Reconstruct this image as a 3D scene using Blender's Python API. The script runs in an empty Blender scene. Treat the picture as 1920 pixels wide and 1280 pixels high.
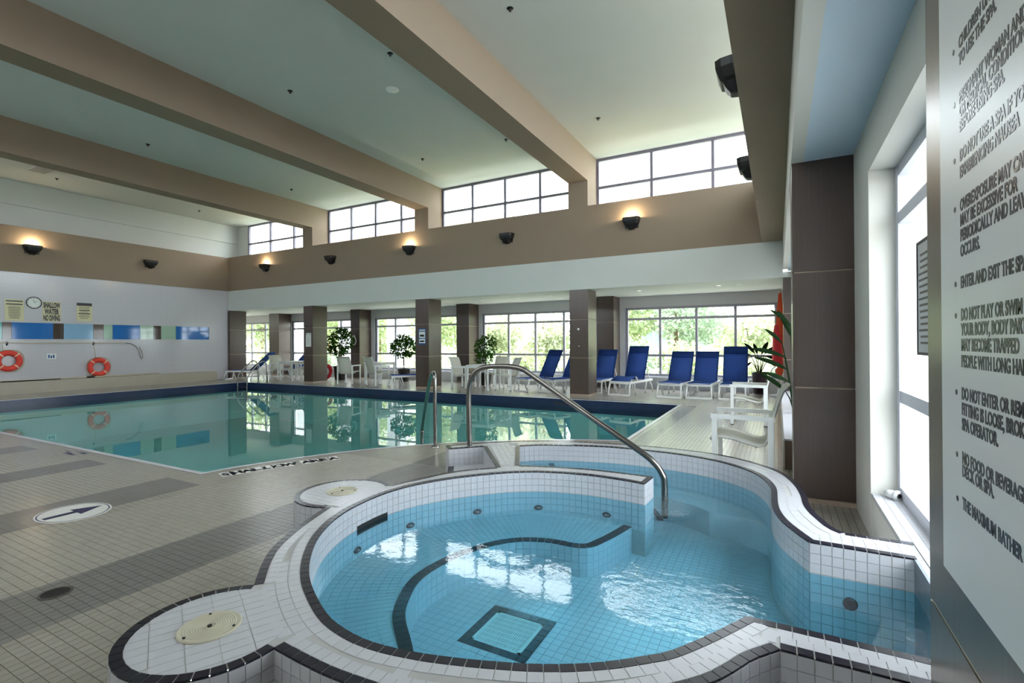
import bpy, math, random
from mathutils import Vector, Matrix, Quaternion
from mathutils.geometry import delaunay_2d_cdt
rnd = random.Random(7)
S = bpy.context.scene
COL = S.collection
PI = math.pi
# ------------------------------------------------------------------ camera, sky, exposure
F_PX, YAW, PITCH, ROLL, EYE = 920.98, math.radians(28.396), math.radians(0.163), math.radians(-0.353), 1.35
fw = Vector((-math.sin(YAW) * math.cos(PITCH), math.cos(YAW) * math.cos(PITCH), math.sin(PITCH)))
rt = Vector((math.cos(YAW), math.sin(YAW), 0.0))
up = rt.cross(fw)
r2 = math.cos(ROLL) * rt + math.sin(ROLL) * up
u2 = -math.sin(ROLL) * rt + math.cos(ROLL) * up
cam_d = bpy.data.cameras.new('camera')
cam_d.sensor_width = 36.0
cam_d.lens = F_PX / 1920.0 * 36.0
cam_d.clip_start = 0.05
cam_d.clip_end = 400
cam = bpy.data.objects.new('camera', cam_d)
COL.objects.link(cam)
m = Matrix((r2, u2, -fw)).transposed().to_4x4()
m.translation = (0, 0, EYE)
cam.matrix_world = m
S.camera = cam
S.view_settings.view_transform = 'Standard'
S.view_settings.look = 'None'
S.view_settings.gamma = 1.0
S.view_settings.use_curve_mapping = False
S.view_settings.exposure = 0.38
SKY = 8.5
W = bpy.data.worlds.new('world')
S.world = W
W.use_nodes = True
bg = W.node_tree.nodes['Background']
bg.inputs[0].default_value = (0.87, 0.94, 1.0, 1)
bg.inputs[1].default_value = SKY
sun_d = bpy.data.lights.new('sun', 'SUN')
sun_d.energy = 14.0
sun_d.angle = math.radians(2)
sun_d.color = (1.0, 0.95, 0.86)
sun = bpy.data.objects.new('sun', sun_d)
COL.objects.link(sun)
sun.rotation_euler = Vector((0, 0, -1)).rotation_difference(Vector((1.0, 0.02, -0.9)).normalized()).to_euler()
sun.location = (-30, 30, 40)

# ------------------------------------------------------------------ materials
def lin(r, g, b):
    f = lambda c: (c / 255 / 12.92) if c / 255 <= 0.04045 else ((c / 255 + 0.055) / 1.055) ** 2.4
    return (f(r), f(g), f(b))

class N:
    def __init__(self, name):
        self.m = bpy.data.materials.new(name)
        self.m.use_nodes = True
        self.t = self.m.node_tree
        self.b = self.t.nodes.get('Principled BSDF')
        self.o = self.t.nodes.get('Material Output')
    def n(self, t, **k):
        x = self.t.nodes.new(t)
        for a, v in k.items():
            setattr(x, a, v)
        return x
    def l(self, a, b):
        self.t.links.new(a, b)
    def math(self, op, a, b=None, c=None):
        x = self.n('ShaderNodeMath', operation=op)
        for i, v in enumerate((a, b, c)):
            if v is None:
                continue
            if isinstance(v, (int, float)):
                x.inputs[i].default_value = v
            else:
                self.l(v, x.inputs[i])
        return x.outputs[0]
    def mix(self, f, a, b):
        x = self.n('ShaderNodeMix', data_type='RGBA')
        for i, v in ((0, f), (6, a), (7, b)):
            if isinstance(v, (int, float)):
                x.inputs[i].default_value = v
            elif isinstance(v, tuple):
                x.inputs[i].default_value = (*v[:3], 1)
            else:
                self.l(v, x.inputs[i])
        return x.outputs[2]
    def noise(self, scale, detail=3, vec=None, rough=0.5):
        x = self.n('ShaderNodeTexNoise')
        x.inputs['Scale'].default_value = scale
        x.inputs['Detail'].default_value = detail
        x.inputs['Roughness'].default_value = rough
        if vec is not None:
            self.l(vec, x.inputs['Vector'])
        return x.outputs[0]
    def coord(self):
        return self.n('ShaderNodeTexCoord').outputs['Object']
    def pos(self):
        return self.n('ShaderNodeNewGeometry').outputs['Position']
    def sep(self, v):
        x = self.n('ShaderNodeSeparateXYZ')
        self.l(v, x.inputs[0])
        return x.outputs
    def scalevec(self, v, s):
        x = self.n('ShaderNodeVectorMath', operation='MULTIPLY')
        self.l(v, x.inputs[0])
        x.inputs[1].default_value = s
        return x.outputs[0]
    def bump(self, h, strength, dist=0.01):
        x = self.n('ShaderNodeBump')
        x.inputs['Strength'].default_value = strength
        x.inputs['Distance'].default_value = dist
        self.l(h, x.inputs['Height'])
        self.l(x.outputs[0], self.b.inputs['Normal'])
        return x.outputs[0]

def pm(name, rgb, rough=0.5, metal=0.0, var=0.08, scale=6.0, bump=0.0, bscale=60, spec=0.5):
    k = N(name)
    c = lin(*rgb)
    no = k.noise(scale, 4, k.coord())
    lo = tuple(max(0, x * (1 - var)) for x in c)
    hi = tuple(min(1, x * (1 + var)) for x in c)
    k.l(k.mix(no, lo, hi), k.b.inputs['Base Color'])
    k.b.inputs['Roughness'].default_value = rough
    k.b.inputs['Metallic'].default_value = metal
    k.b.inputs['Specular IOR Level'].default_value = spec
    if bump:
        k.bump(k.noise(bscale, 3, k.coord()), bump, 0.005)
    return k.m

M = {}
M['ceiling'] = pm('ceiling_paint', (197, 199, 195), 0.9, var=0.03, scale=1.5, bump=0.15, bscale=90)
M['tan'] = pm('tan_paint', (140, 123, 105), 0.85, var=0.04, scale=2.0, bump=0.25, bscale=120)
M['fascia'] = pm('white_paint', (200, 203, 199), 0.7, var=0.03, scale=1.5)
M['cream'] = pm('cream_paint', (206, 204, 196), 0.7, var=0.03, scale=1.5)
M['soffit'] = pm('sky_tinted_paint', (192, 208, 219), 0.7, var=0.03, scale=1.5)  # blue cast of the sky light put into the soffit colour
M['greywall'] = pm('grey_paint', (204, 204, 203), 0.7, var=0.03, scale=1.5)
M['joint'] = pm('joint_strip', (170, 150, 132), 0.5)
M['white_frame'] = pm('white_window_frame', (200, 202, 212), 0.4, var=0.03)
M['grey_frame'] = pm('grey_window_frame', (164, 161, 170), 0.45, var=0.04)
M['cler_frame'] = pm('lavender_grey_frame', (112, 108, 122), 0.45, var=0.04)
M['black'] = pm('black_metal', (22, 21, 22), 0.45, var=0.1)
M['steel'] = pm('brushed_steel', (150, 146, 142), 0.22, 1.0, var=0.12, scale=14)
M['plate'] = pm('dull_steel_plate', (150, 158, 164), 0.35, 0.9, var=0.2, scale=20)
M['resin'] = pm('white_resin', (226, 226, 222), 0.4, var=0.03)
M['chairwhite'] = pm('white_powder_coat', (222, 224, 222), 0.4, var=0.03)
M['chairgrey'] = pm('warm_white_powder_coat', (206, 206, 200), 0.4, var=0.03)
M['pot'] = pm('black_pot', (30, 26, 26), 0.35, var=0.2)
M['potplum'] = pm('plum_pot', (50, 28, 40), 0.3, var=0.2)
M['soil'] = pm('soil', (50, 38, 28), 0.95, var=0.4, scale=40)
M['bark'] = pm('bark', (110, 92, 72), 0.9, var=0.25, scale=20)
M['ring'] = pm('orange_red_foam', (222, 62, 46), 0.5, var=0.08)
M['ringband'] = pm('pale_ring_band', (226, 190, 160), 0.6, var=0.1)
M['rope'] = pm('cream_rope', (190, 180, 140), 0.9, var=0.15, scale=60)
M['umb'] = pm('orange_umbrella_cloth', (226, 84, 40), 0.7, var=0.12, scale=9)
M['umbred'] = pm('red_strap', (206, 32, 44), 0.6)
M['beige'] = pm('beige_tile_bench', (176, 168, 152), 0.45, var=0.06, scale=5)
M['polew'] = pm('cream_pole', (200, 190, 165), 0.5, var=0.1)
M['pvc'] = pm('white_pvc', (220, 220, 220), 0.3, var=0.05)
M['signw'] = pm('white_enamel', (226, 227, 226), 0.34, var=0.02)
M['ink'] = pm('black_ink', (38, 36, 46), 0.3, var=0.1)
M['markink'] = pm('worn_black_marking', (30, 28, 36), 0.8, var=0.15, spec=0.1)
M['inknavy'] = pm('navy_ink', (40, 40, 78), 0.5, var=0.1)
M['paperyel'] = pm('yellowed_notice', (206, 200, 160), 0.6, var=0.06, scale=12)
M['paperw'] = pm('white_notice', (224, 228, 222), 0.5, var=0.04)
M['blue_sign'] = pm('blue_notice', (38, 88, 150), 0.4, var=0.08)
M['lid'] = pm('cream_plastic', (196, 190, 168), 0.45, var=0.06, scale=20)
M['drain'] = pm('dark_drain', (92, 88, 84), 0.5, 0.2, var=0.1)
M['mark'] = pm('white_floor_marking', (222, 220, 214), 0.4, var=0.05)
M['ext_white'] = pm('exterior_white', (226, 226, 228), 0.8, var=0.03)
M['ext_glass'] = pm('exterior_dark_glass', (120, 128, 136), 0.2)
M['ext_brick'] = pm('exterior_beige', (214, 200, 180), 0.9, var=0.06)
M['ground'] = pm('exterior_ground', (150, 160, 120), 0.95, var=0.25, scale=0.8)
M['concrete'] = pm('concrete', (176, 172, 164), 0.9, var=0.08, scale=2)
# sub-water shells
M['poolwall'] = pm('pool_plaster', (190, 214, 208), 0.6, var=0.05, scale=1.2)
M['grout'] = pm('white_grout', (180, 179, 177), 0.8, var=0.08, scale=30)
M['wetgrout'] = pm('submerged_grout', (192, 192, 192), 0.8, var=0.06, scale=30)
M['dgrout'] = pm('deck_grout', (100, 90, 74), 0.9, var=0.15, scale=20)

def tile_mat(name, rgb, rough, var=0.1):
    """glazed tile: slight difference from piece to piece"""
    k = N(name)
    c = lin(*rgb)
    oi = k.n('ShaderNodeNewGeometry')
    w = k.n('ShaderNodeTexWhiteNoise')
    sc = k.n('ShaderNodeVectorMath', operation='SNAP')
    k.l(oi.outputs['Position'], sc.inputs[0])
    sc.inputs[1].default_value = (0.05, 0.05, 0.05)
    k.l(sc.outputs[0], w.inputs['Vector'])
    f = k.mix(0.5, k.noise(9, 3, oi.outputs['Position']), w.outputs['Value'])
    lo = tuple(x * (1 - var) for x in c)
    hi = tuple(min(1, x * (1 + var)) for x in c)
    bw = k.n('ShaderNodeRGBToBW')
    k.l(f, bw.inputs[0])
    k.l(k.mix(bw.outputs[0], lo, hi), k.b.inputs['Base Color'])
    k.b.inputs['Roughness'].default_value = rough
    k.bump(k.noise(25, 2, oi.outputs['Position']), 0.06, 0.004)
    return k.m
M['wtile'] = tile_mat('white_glazed_tile', (202, 202, 207), 0.22, 0.035)
M['dtile'] = tile_mat('dark_navy_tile', (38, 36, 48), 0.22, 0.22)
M['decktile'] = tile_mat('beige_deck_tile', (161, 155, 145), 0.26, 0.09)
M['deckgrey'] = tile_mat('grey_deck_tile', (120, 117, 114), 0.28, 0.09)
M['navyband'] = tile_mat('navy_waterline_tile', (36, 48, 78), 0.2, 0.15)

def deck_mat():
    k = N('deck_tiling')
    x, y, z = k.sep(k.pos())
    def lines(c):
        f = k.math('FRACT', k.math('ADD', k.math('DIVIDE', c, 0.05), 400.0))
        a = k.math('ABSOLUTE', k.math('SUBTRACT', f, 0.5))
        return k.math('GREATER_THAN', a, 0.455)
    g = k.math('MAXIMUM', lines(x), k.math('MULTIPLY', lines(y), 1.0))
    st = None
    for a, b, ya, yb in [(-3.65, -3.08, -3, 5.2), (-5.48, -4.9, -3, 2.735), (-7.22, -6.73, -3, 2.73), (-9.02, -8.5, -3, 2.7), (-10.85, -10.33, -3, 2.7),
                         (-12.6, -12.1, -3, 2.7), (-1.74, -1.5, 6.4, 10.9), (-16, -1.74, 10.98, 11.2)]:
        q = k.math('MULTIPLY', k.math('MULTIPLY', k.math('GREATER_THAN', x, a), k.math('LESS_THAN', x, b)), k.math('MULTIPLY', k.math('GREATER_THAN', y, ya), k.math('LESS_THAN', y, yb)))
        st = q if st is None else k.math('MAXIMUM', st, q)
    no = k.noise(7, 4, k.pos())
    c = k.mix(st, lin(161, 155, 145), lin(120, 117, 114))
    dk = k.mix(no, (0.86, 0.86, 0.86), (1.1, 1.1, 1.1))
    mm = k.n('ShaderNodeMix', data_type='RGBA', blend_type='MULTIPLY')
    mm.inputs[0].default_value = 1
    k.l(c, mm.inputs[6]); k.l(dk, mm.inputs[7])
    k.l(k.mix(g, mm.outputs[2], lin(112, 102, 88)), k.b.inputs['Base Color'])
    k.b.inputs['Roughness'].default_value = 0.22
    k.bump(k.math('SUBTRACT', 1.0, g), 0.25, 0.002)
    return k.m
M['deck'] = deck_mat()

def walltile_mat(name, rgb, tw, th, rough=0.14):
    k = N(name)
    x, y, z = k.sep(k.pos())
    def lines(c, p, t):
        f = k.math('FRACT', k.math('ADD', k.math('DIVIDE', c, p), 400.0))
        return k.math('GREATER_THAN', k.math('ABSOLUTE', k.math('SUBTRACT', f, 0.5)), 0.5 - t / p / 2)
    g = k.math('MAXIMUM', lines(k.math('ADD', x, y), tw, 0.008), lines(z, th, 0.008))
    c = lin(*rgb)
    k.l(k.mix(g, c, tuple(v * 0.94 for v in c)), k.b.inputs['Base Color'])
    k.b.inputs['Roughness'].default_value = rough
    no = k.math('ADD', k.math('MULTIPLY', k.noise(3.0, 2, k.pos()), 1.0), k.math('MULTIPLY', g, -0.4))
    k.bump(no, 0.12, 0.02)
    return k.m
M['leftwall'] = walltile_mat('white_wall_tiling', (194, 192, 197), 0.20, 0.10)
M['lowwall'] = walltile_mat('brown_low_tiling', (112, 96, 82), 0.1, 0.1, 0.4)

def laminate():
    k = N('brown_laminate')
    v = k.scalevec(k.pos(), (60, 60, 1.2))
    no = k.noise(1.0, 4, v, 0.6)
    n2 = k.noise(0.7, 2, k.pos())
    f = k.math('MULTIPLY_ADD', no, 0.7, k.math('MULTIPLY', n2, 0.3))
    k.l(k.mix(f, lin(46, 34, 29), lin(88, 68, 58)), k.b.inputs['Base Color'])
    k.b.inputs['Roughness'].default_value = 0.3
    k.b.inputs['Specular IOR Level'].default_value = 0.9
    k.bump(no, 0.08, 0.003)
    return k.m
M['lam'] = laminate()
k = N('brown_metal_laminate')
no = k.noise(1.0, 4, k.scalevec(k.pos(), (60, 60, 1.2)), 0.6)
k.l(k.mix(no, lin(84, 70, 58), lin(116, 100, 84)), k.b.inputs['Base Color'])
k.b.inputs['Roughness'].default_value = 0.3
k.b.inputs['Metallic'].default_value = 0.5
M['lammetal'] = k.m

def glass_pane(name, tint=(0.97, 0.985, 0.985)):
    k = N(name)
    k.t.nodes.remove(k.b)
    tr = k.n('ShaderNodeBsdfTransparent')
    tr.inputs[0].default_value = (*tint, 1)
    gl = k.n('ShaderNodeBsdfGlossy')
    gl.inputs['Roughness'].default_value = 0.02
    no = k.noise(2.0, 1, k.pos())
    bp = k.n('ShaderNodeBump')
    bp.inputs['Strength'].default_value = 0.01
    k.l(no, bp.inputs['Height'])
    k.l(bp.outputs[0], gl.inputs['Normal'])
    fr = k.n('ShaderNodeFresnel')
    fr.inputs[0].default_value = 1.3
    mx = k.n('ShaderNodeMixShader')
    k.l(k.math('MULTIPLY', fr.outputs[0], k.math('SUBTRACT', 1.0, k.n('ShaderNodeNewGeometry').outputs['Backfacing'])), mx.inputs[0]); k.l(tr.outputs[0], mx.inputs[1]); k.l(gl.outputs[0], mx.inputs[2])
    k.l(mx.outputs[0], k.o.inputs[0])
    return k.m
M['glass'] = glass_pane('window_glass')

def water(name, tint, patches, base_amp, scale):
    """tinted clear water with a fresnel surface; ripples are strongest around the given jets (x, y, radius, amplitude)"""
    k = N(name)
    k.t.nodes.remove(k.b)
    P = k.pos()
    x, y, z = k.sep(P)
    amp = base_amp
    for (cx, cy, rx, ry, a) in patches:
        dx = k.math('DIVIDE', k.math('SUBTRACT', x, cx), rx)
        dy = k.math('DIVIDE', k.math('SUBTRACT', y, cy), ry)
        d = k.math('SQRT', k.math('ADD', k.math('MULTIPLY', dx, dx), k.math('MULTIPLY', dy, dy)))
        f = k.math('MULTIPLY', k.math('SMOOTH_MAX', k.math('SUBTRACT', 1.0, d), 0.0, 0.15), a)
        amp = k.math('ADD', amp, f)
    h = k.math('ADD', k.noise(scale, 2, P), k.math('MULTIPLY', k.noise(scale * 3.2, 3, P), 0.5))
    h = k.math('MULTIPLY', h, amp)
    bp = k.n('ShaderNodeBump')
    bp.inputs['Strength'].default_value = 1.0
    bp.inputs['Distance'].default_value = 1.0
    k.l(h, bp.inputs['Height'])
    tr = k.n('ShaderNodeBsdfTransparent')
    tr.inputs[0].default_value = (*tint, 1)
    gl = k.n('ShaderNodeBsdfGlossy')
    gl.inputs['Roughness'].default_value = 0.015
    k.l(bp.outputs[0], gl.inputs['Normal'])
    fr = k.n('ShaderNodeFresnel')
    fr.inputs[0].default_value = 1.33
    k.l(bp.outputs[0], fr.inputs['Normal'])
    mx = k.n('ShaderNodeMixShader')
    k.l(k.math('MULTIPLY', fr.outputs[0], k.math('SUBTRACT', 1.0, k.n('ShaderNodeNewGeometry').outputs['Backfacing'])), mx.inputs[0]); k.l(tr.outputs[0], mx.inputs[1]); k.l(gl.outputs[0], mx.inputs[2])
    k.l(mx.outputs[0], k.o.inputs[0])
    return k.m
M['poolwater'] = water('pool_water', (0.46, 0.78, 0.78), [], 0.00025, 2.2)
M['spawater'] = water('spa_water', (0.465, 0.80, 0.915), [(-0.38, 2.42, 0.5, 0.45, 0.0055), (-0.68, 3.7, 0.22, 0.34, 0.02), (0.55, 2.55, 0.25, 0.25, 0.01)], 0.0006, 9.0)

def cloth(name, rgb, trans=0.35):
    k = N(name)
    k.t.nodes.remove(k.b)
    c = lin(*rgb)
    no = k.noise(90, 2, k.coord())
    cc = k.mix(no, tuple(v * 0.85 for v in c), tuple(min(1, v * 1.12) for v in c))
    d = k.n('ShaderNodeBsdfDiffuse'); t = k.n('ShaderNodeBsdfTranslucent')
    k.l(cc, d.inputs[0]); k.l(cc, t.inputs[0])
    mx = k.n('ShaderNodeMixShader'); mx.inputs[0].default_value = trans
    k.l(d.outputs[0], mx.inputs[1]); k.l(t.outputs[0], mx.inputs[2]); k.l(mx.outputs[0], k.o.inputs[0])
    return k.m
M['bluesling'] = cloth('blue_sling', (78, 108, 176), 0.42)
M['bluedark'] = cloth('dark_blue_sling', (52, 78, 142), 0.35)
M['sling'] = cloth('white_sling', (214, 212, 200), 0.25)
M['leaf'] = cloth('ficus_leaf', (52, 84, 30), 0.3)
M['leafbig'] = cloth('broad_leaf', (28, 44, 26), 0.12)
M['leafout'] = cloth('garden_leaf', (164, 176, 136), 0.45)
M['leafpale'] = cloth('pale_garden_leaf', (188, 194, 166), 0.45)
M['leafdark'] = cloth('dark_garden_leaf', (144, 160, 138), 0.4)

def emis(name, rgb, s):
    k = N(name)
    k.t.nodes.remove(k.b)
    e = k.n('ShaderNodeEmission')
    e.inputs[0].default_value = (*rgb, 1); e.inputs[1].default_value = s
    k.l(e.outputs[0], k.o.inputs[0])
    return k.m
M['bulb'] = emis('warm_bulb', (1.0, 0.8, 0.5), 12.0)
M['dl'] = emis('downlight_lens', (1.0, 0.97, 0.9), 3.0)

def glasspanel(name, rgb):
    return pm(name, rgb, 0.06, 0.0, var=0.06, scale=8)
M['g_blue'] = glasspanel('blue_glass_tile', (46, 112, 182))
M['g_light'] = glasspanel('light_blue_glass_tile', (140, 180, 210))
M['g_green'] = glasspanel('pale_green_glass_tile', (168, 196, 176))
M['g_teal'] = glasspanel('teal_glass_tile', (110, 176, 176))
M['g_brown'] = glasspanel('brown_glass_tile', (104, 92, 84))
M['g_dark'] = glasspanel('dark_brown_glass_tile', (74, 62, 54))

# ------------------------------------------------------------------ geometry helpers
class MB:
    def __init__(self):
        self.v = []; self.f = []
    def add(self, vs, fs):
        b = len(self.v)
        self.v += [tuple(p) for p in vs]
        self.f += [tuple(i + b for i in f) for f in fs]
        return self
    def box(self, x0, x1, y0, y1, z0, z1):
        vs = [(x, y, z) for z in (z0, z1) for y in (y0, y1) for x in (x0, x1)]
        return self.add(vs, [(0, 2, 3, 1), (4, 5, 7, 6), (0, 1, 5, 4), (2, 6, 7, 3), (0, 4, 6, 2), (1, 3, 7, 5)])
    def prism(self, poly, z0, z1, bottom=True):
        a = sum(poly[i - 1][0] * poly[i][1] - poly[i][0] * poly[i - 1][1] for i in range(len(poly)))
        if a < 0:
            poly = poly[::-1]
        n = len(poly)
        vs = [(p[0], p[1], z0) for p in poly] + [(p[0], p[1], z1) for p in poly]
        fs = [(i, (i + 1) % n, n + (i + 1) % n, n + i) for i in range(n)] + [tuple(range(n, 2 * n))]
        if bottom:
            fs.append(tuple(range(n - 1, -1, -1)))
        return self.add(vs, fs)
    def tube(self, path, r, seg=8, cap=True):
        P = [Vector(p) for p in path]
        R = r if isinstance(r, (list, tuple)) else [r] * len(P)
        n = len(P)
        T = [(P[min(i + 1, n - 1)] - P[max(i - 1, 0)]).normalized() for i in range(n)]
        a = Vector((0, 0, 1)) if abs(T[0].z) < 0.9 else Vector((1, 0, 0))
        u = T[0].cross(a).normalized()
        vs = []
        for i in range(n):
            if i:
                q = T[i - 1].rotation_difference(T[i])
                u = q @ u
            w = T[i].cross(u)
            for s in range(seg):
                t = 2 * PI * s / seg
                vs.append(P[i] + R[i] * (math.cos(t) * u + math.sin(t) * w))
        fs = [(i * seg + s, i * seg + (s + 1) % seg, (i + 1) * seg + (s + 1) % seg, (i + 1) * seg + s) for i in range(n - 1) for s in range(seg)]
        if cap:
            fs += [tuple(range(seg - 1, -1, -1)), tuple((n - 1) * seg + s for s in range(seg))]
        return self.add(vs, fs)
    def bar(self, p, q, w, h, upv=(0, 0, 1)):
        p, q = Vector(p), Vector(q)
        t = (q - p).normalized()
        s = t.cross(Vector(upv))
        if s.length < 1e-4:
            s = t.cross(Vector((1, 0, 0)))
        s.normalize()
        u = s.cross(t)
        vs = [e + a * w / 2 * s + b * h / 2 * u for e in (p, q) for b in (-1, 1) for a in (-1, 1)]
        return self.add(vs, [(0, 1, 3, 2), (4, 6, 7, 5), (0, 4, 5, 1), (2, 3, 7, 6), (0, 2, 6, 4), (1, 5, 7, 3)])
    def lathe(self, prof, c=(0, 0, 0), seg=24, a0=0.0, a1=2 * PI):
        full = abs(a1 - a0 - 2 * PI) < 1e-6
        k = seg if full else seg + 1
        vs = [(c[0] + r * math.cos(a0 + (a1 - a0) * s / seg), c[1] + r * math.sin(a0 + (a1 - a0) * s / seg), c[2] + z) for r, z in prof for s in range(k)]
        fs = []
        for i in range(len(prof) - 1):
            for s in range(seg):
                t = (s + 1) % k if full else s + 1
                fs.append((i * k + s, i * k + t, (i + 1) * k + t, (i + 1) * k + s))
        return self.add(vs, fs)
    def disc(self, c, r, z0, z1, seg=24):
        return self.prism([(c[0] + r * math.cos(2 * PI * i / seg), c[1] + r * math.sin(2 * PI * i / seg)) for i in range(seg)], z0, z1)
    def torus(self, c, R, r, axis='x', seg=32, rs=10, tw=1.0):
        vs = []
        for i in range(seg):
            a = 2 * PI * i / seg
            for j in range(rs):
                b = 2 * PI * j / rs
                d = R + r * math.cos(b)
                e = r * tw * math.sin(b)
                if axis == 'x':
                    vs.append((c[0] + e, c[1] + d * math.cos(a), c[2] + d * math.sin(a)))
                elif axis == 'y':
                    vs.append((c[0] + d * math.cos(a), c[1] + e, c[2] + d * math.sin(a)))
                else:
                    vs.append((c[0] + d * math.cos(a), c[1] + d * math.sin(a), c[2] + e))
        fs = [(i * rs + j, ((i + 1) % seg) * rs + j, ((i + 1) % seg) * rs + (j + 1) % rs, i * rs + (j + 1) % rs) for i in range(seg) for j in range(rs)]
        return self.add(vs, fs)
    def sheet(self, rows, th):
        """rows of points -> a thin solid sheet"""
        R, C = len(rows), len(rows[0])
        P = [[Vector(p) for p in r] for r in rows]
        nor = [[None] * C for _ in range(R)]
        for i in range(R):
            for j in range(C):
                a = P[min(i + 1, R - 1)][j] - P[max(i - 1, 0)][j]
                b = P[i][min(j + 1, C - 1)] - P[i][max(j - 1, 0)]
                nor[i][j] = a.cross(b).normalized() * (th / 2)
        vs = [P[i][j] + nor[i][j] for i in range(R) for j in range(C)] + [P[i][j] - nor[i][j] for i in range(R) for j in range(C)]
        o = R * C
        fs = []
        for i in range(R - 1):
            for j in range(C - 1):
                a, b, c, d = i * C + j, i * C + j + 1, (i + 1) * C + j + 1, (i + 1) * C + j
                fs += [(a, d, c, b), (o + a, o + b, o + c, o + d)]
        for i in range(R - 1):
            fs += [(i * C, o + i * C, o + (i + 1) * C, (i + 1) * C), (i * C + C - 1, (i + 1) * C + C - 1, o + (i + 1) * C + C - 1, o + i * C + C - 1)]
        for j in range(C - 1):
            fs += [(j, j + 1, o + j + 1, o + j), ((R - 1) * C + j, o + (R - 1) * C + j, o + (R - 1) * C + j + 1, (R - 1) * C + j + 1)]
        return self.add(vs, fs)

def tag(o, label=None, cat=None, group=None, kind=None):
    if label: o['label'] = label
    if cat: o['category'] = cat
    if group: o['group'] = group
    if kind: o['kind'] = kind
    return o

def obj(name, mb, mat, parent=None, smooth=False, world=False, auto=False):
    me = bpy.data.meshes.new(name)
    vs = mb.v
    if world and parent is not None:
        l = parent.location
        vs = [(a - l[0], b - l[1], c - l[2]) for a, b, c in vs]
    me.from_pydata(vs, [], mb.f)
    me.materials.append(M[mat] if isinstance(mat, str) else mat)
    if smooth:
        me.polygons.foreach_set('use_smooth', [True] * len(me.polygons))
    me.update()
    o = bpy.data.objects.new(name, me)
    COL.objects.link(o)
    if parent is not None:
        o.parent = parent
    return o

def thing(name, label, cat, loc=(0, 0, 0), rz=0.0, group=None, kind=None):
    o = bpy.data.objects.new(name, None)
    o.empty_display_size = 0.1
    COL.objects.link(o)
    o.location = loc
    o.rotation_euler = (0, 0, rz)
    return tag(o, label, cat, group, kind)

def struct(name, mb, mat, label, cat, smooth=False):
    return tag(obj(name, mb, mat, None, smooth), label, cat, kind='structure')

def dup(root, loc, rz, label, group=None):
    r = root.copy(); COL.objects.link(r)
    r.location = loc; r.rotation_euler = (0, 0, rz); r['label'] = label
    if group: r['group'] = group
    for ch in list(root.children):
        c = ch.copy(); COL.objects.link(c); c.parent = r
        for g in list(ch.children):
            d = g.copy(); COL.objects.link(d); d.parent = c
    return r

def text(name, body, size, loc, rot, mat, parent=None, sx=1.0, bold=0.0, align='LEFT', spacing=1.0, ext=0.0008):
    c = bpy.data.curves.new(name, 'FONT')
    c.body = body; c.size = size; c.align_x = align; c.extrude = ext; c.offset = bold; c.space_character = spacing
    c.resolution_u = 3
    c.materials.append(M[mat])
    o = bpy.data.objects.new(name, c)
    COL.objects.link(o)
    o.location = loc; o.rotation_euler = rot; o.scale = (sx, 1, 1)
    if parent is not None:
        o.parent = parent
        o.location = Vector(loc) - Vector(parent.location)
    return o

def catmull(pts, n=8, closed=False):
    P = [Vector((p[0], p[1])) for p in pts]
    out = []
    k = len(P)
    rng = range(k) if closed else range(k - 1)
    for i in rng:
        if closed:
            a, b, c, d = P[i - 1], P[i], P[(i + 1) % k], P[(i + 2) % k]
        else:
            b, c = P[i], P[i + 1]
            a = P[i - 1] if i else b * 2 - c
            d = P[i + 2] if i + 2 < k else c * 2 - b
        for s in range(n):
            t = s / n
            out.append(0.5 * ((2 * b) + (c - a) * t + (2 * a - 5 * b + 4 * c - d) * t * t + (3 * b - a - 3 * c + d) * t ** 3))
    if not closed:
        out.append(P[-1])
    return out

def smooth_pts(P, it=3):
    P = [Vector((p[0], p[1])) for p in P]
    for _ in range(it):
        P = [P[0]] + [(P[i - 1] + 2 * P[i] + P[i + 1]) / 4 for i in range(1, len(P) - 1)] + [P[-1]]
    return P

def resample(P, step):
    L = [0.0]
    for i in range(1, len(P)):
        L.append(L[-1] + (P[i] - P[i - 1]).length)
    n = max(1, round(L[-1] / step))
    out = []
    j = 0
    for i in range(n + 1):
        d = L[-1] * i / n
        while j < len(L) - 2 and L[j + 1] < d:
            j += 1
        t = (d - L[j]) / max(1e-9, L[j + 1] - L[j])
        out.append(P[j].lerp(P[j + 1], min(1, max(0, t))))
    return out

def curve(pts, step, sm=2):
    if len(pts) == 2:
        return resample([Vector(pts[0]), Vector(pts[1])], step)
    return resample(smooth_pts(catmull(pts, 8), sm), step)

def normals(P):
    out = []
    for i in range(len(P)):
        t = (P[min(i + 1, len(P) - 1)] - P[max(i - 1, 0)]).normalized()
        out.append(Vector((t.y, -t.x)))          # to the right of travel
    return out

def inside(p, poly):
    x, y = p
    c = False
    j = len(poly) - 1
    for i in range(len(poly)):
        xi, yi = poly[i][0], poly[i][1]; xj, yj = poly[j][0], poly[j][1]
        if (yi > y) != (yj > y) and x < (xj - xi) * (y - yi) / (yj - yi) + xi:
            c = not c
        j = i
    return c

def region(outer, holes, z, mb=None, flip=False):
    """flat face set for a polygon with holes"""
    mb = mb or MB()
    vs, es = [], []
    for loop in [outer] + holes:
        b = len(vs); n = len(loop)
        vs += [Vector((p[0], p[1])) for p in loop]
        es += [(b + i, b + (i + 1) % n) for i in range(n)]
    V, E_, Fc, _, _, _ = delaunay_2d_cdt(vs, es, [], 0, 1e-6)
    keep = []
    for f in Fc:
        c = sum((V[i] for i in f), Vector((0, 0))) / len(f)
        if inside(c, outer) and not any(inside(c, h) for h in holes):
            keep.append(tuple(f))
    return mb.add([(p.x, p.y, z) for p in V], keep)

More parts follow.
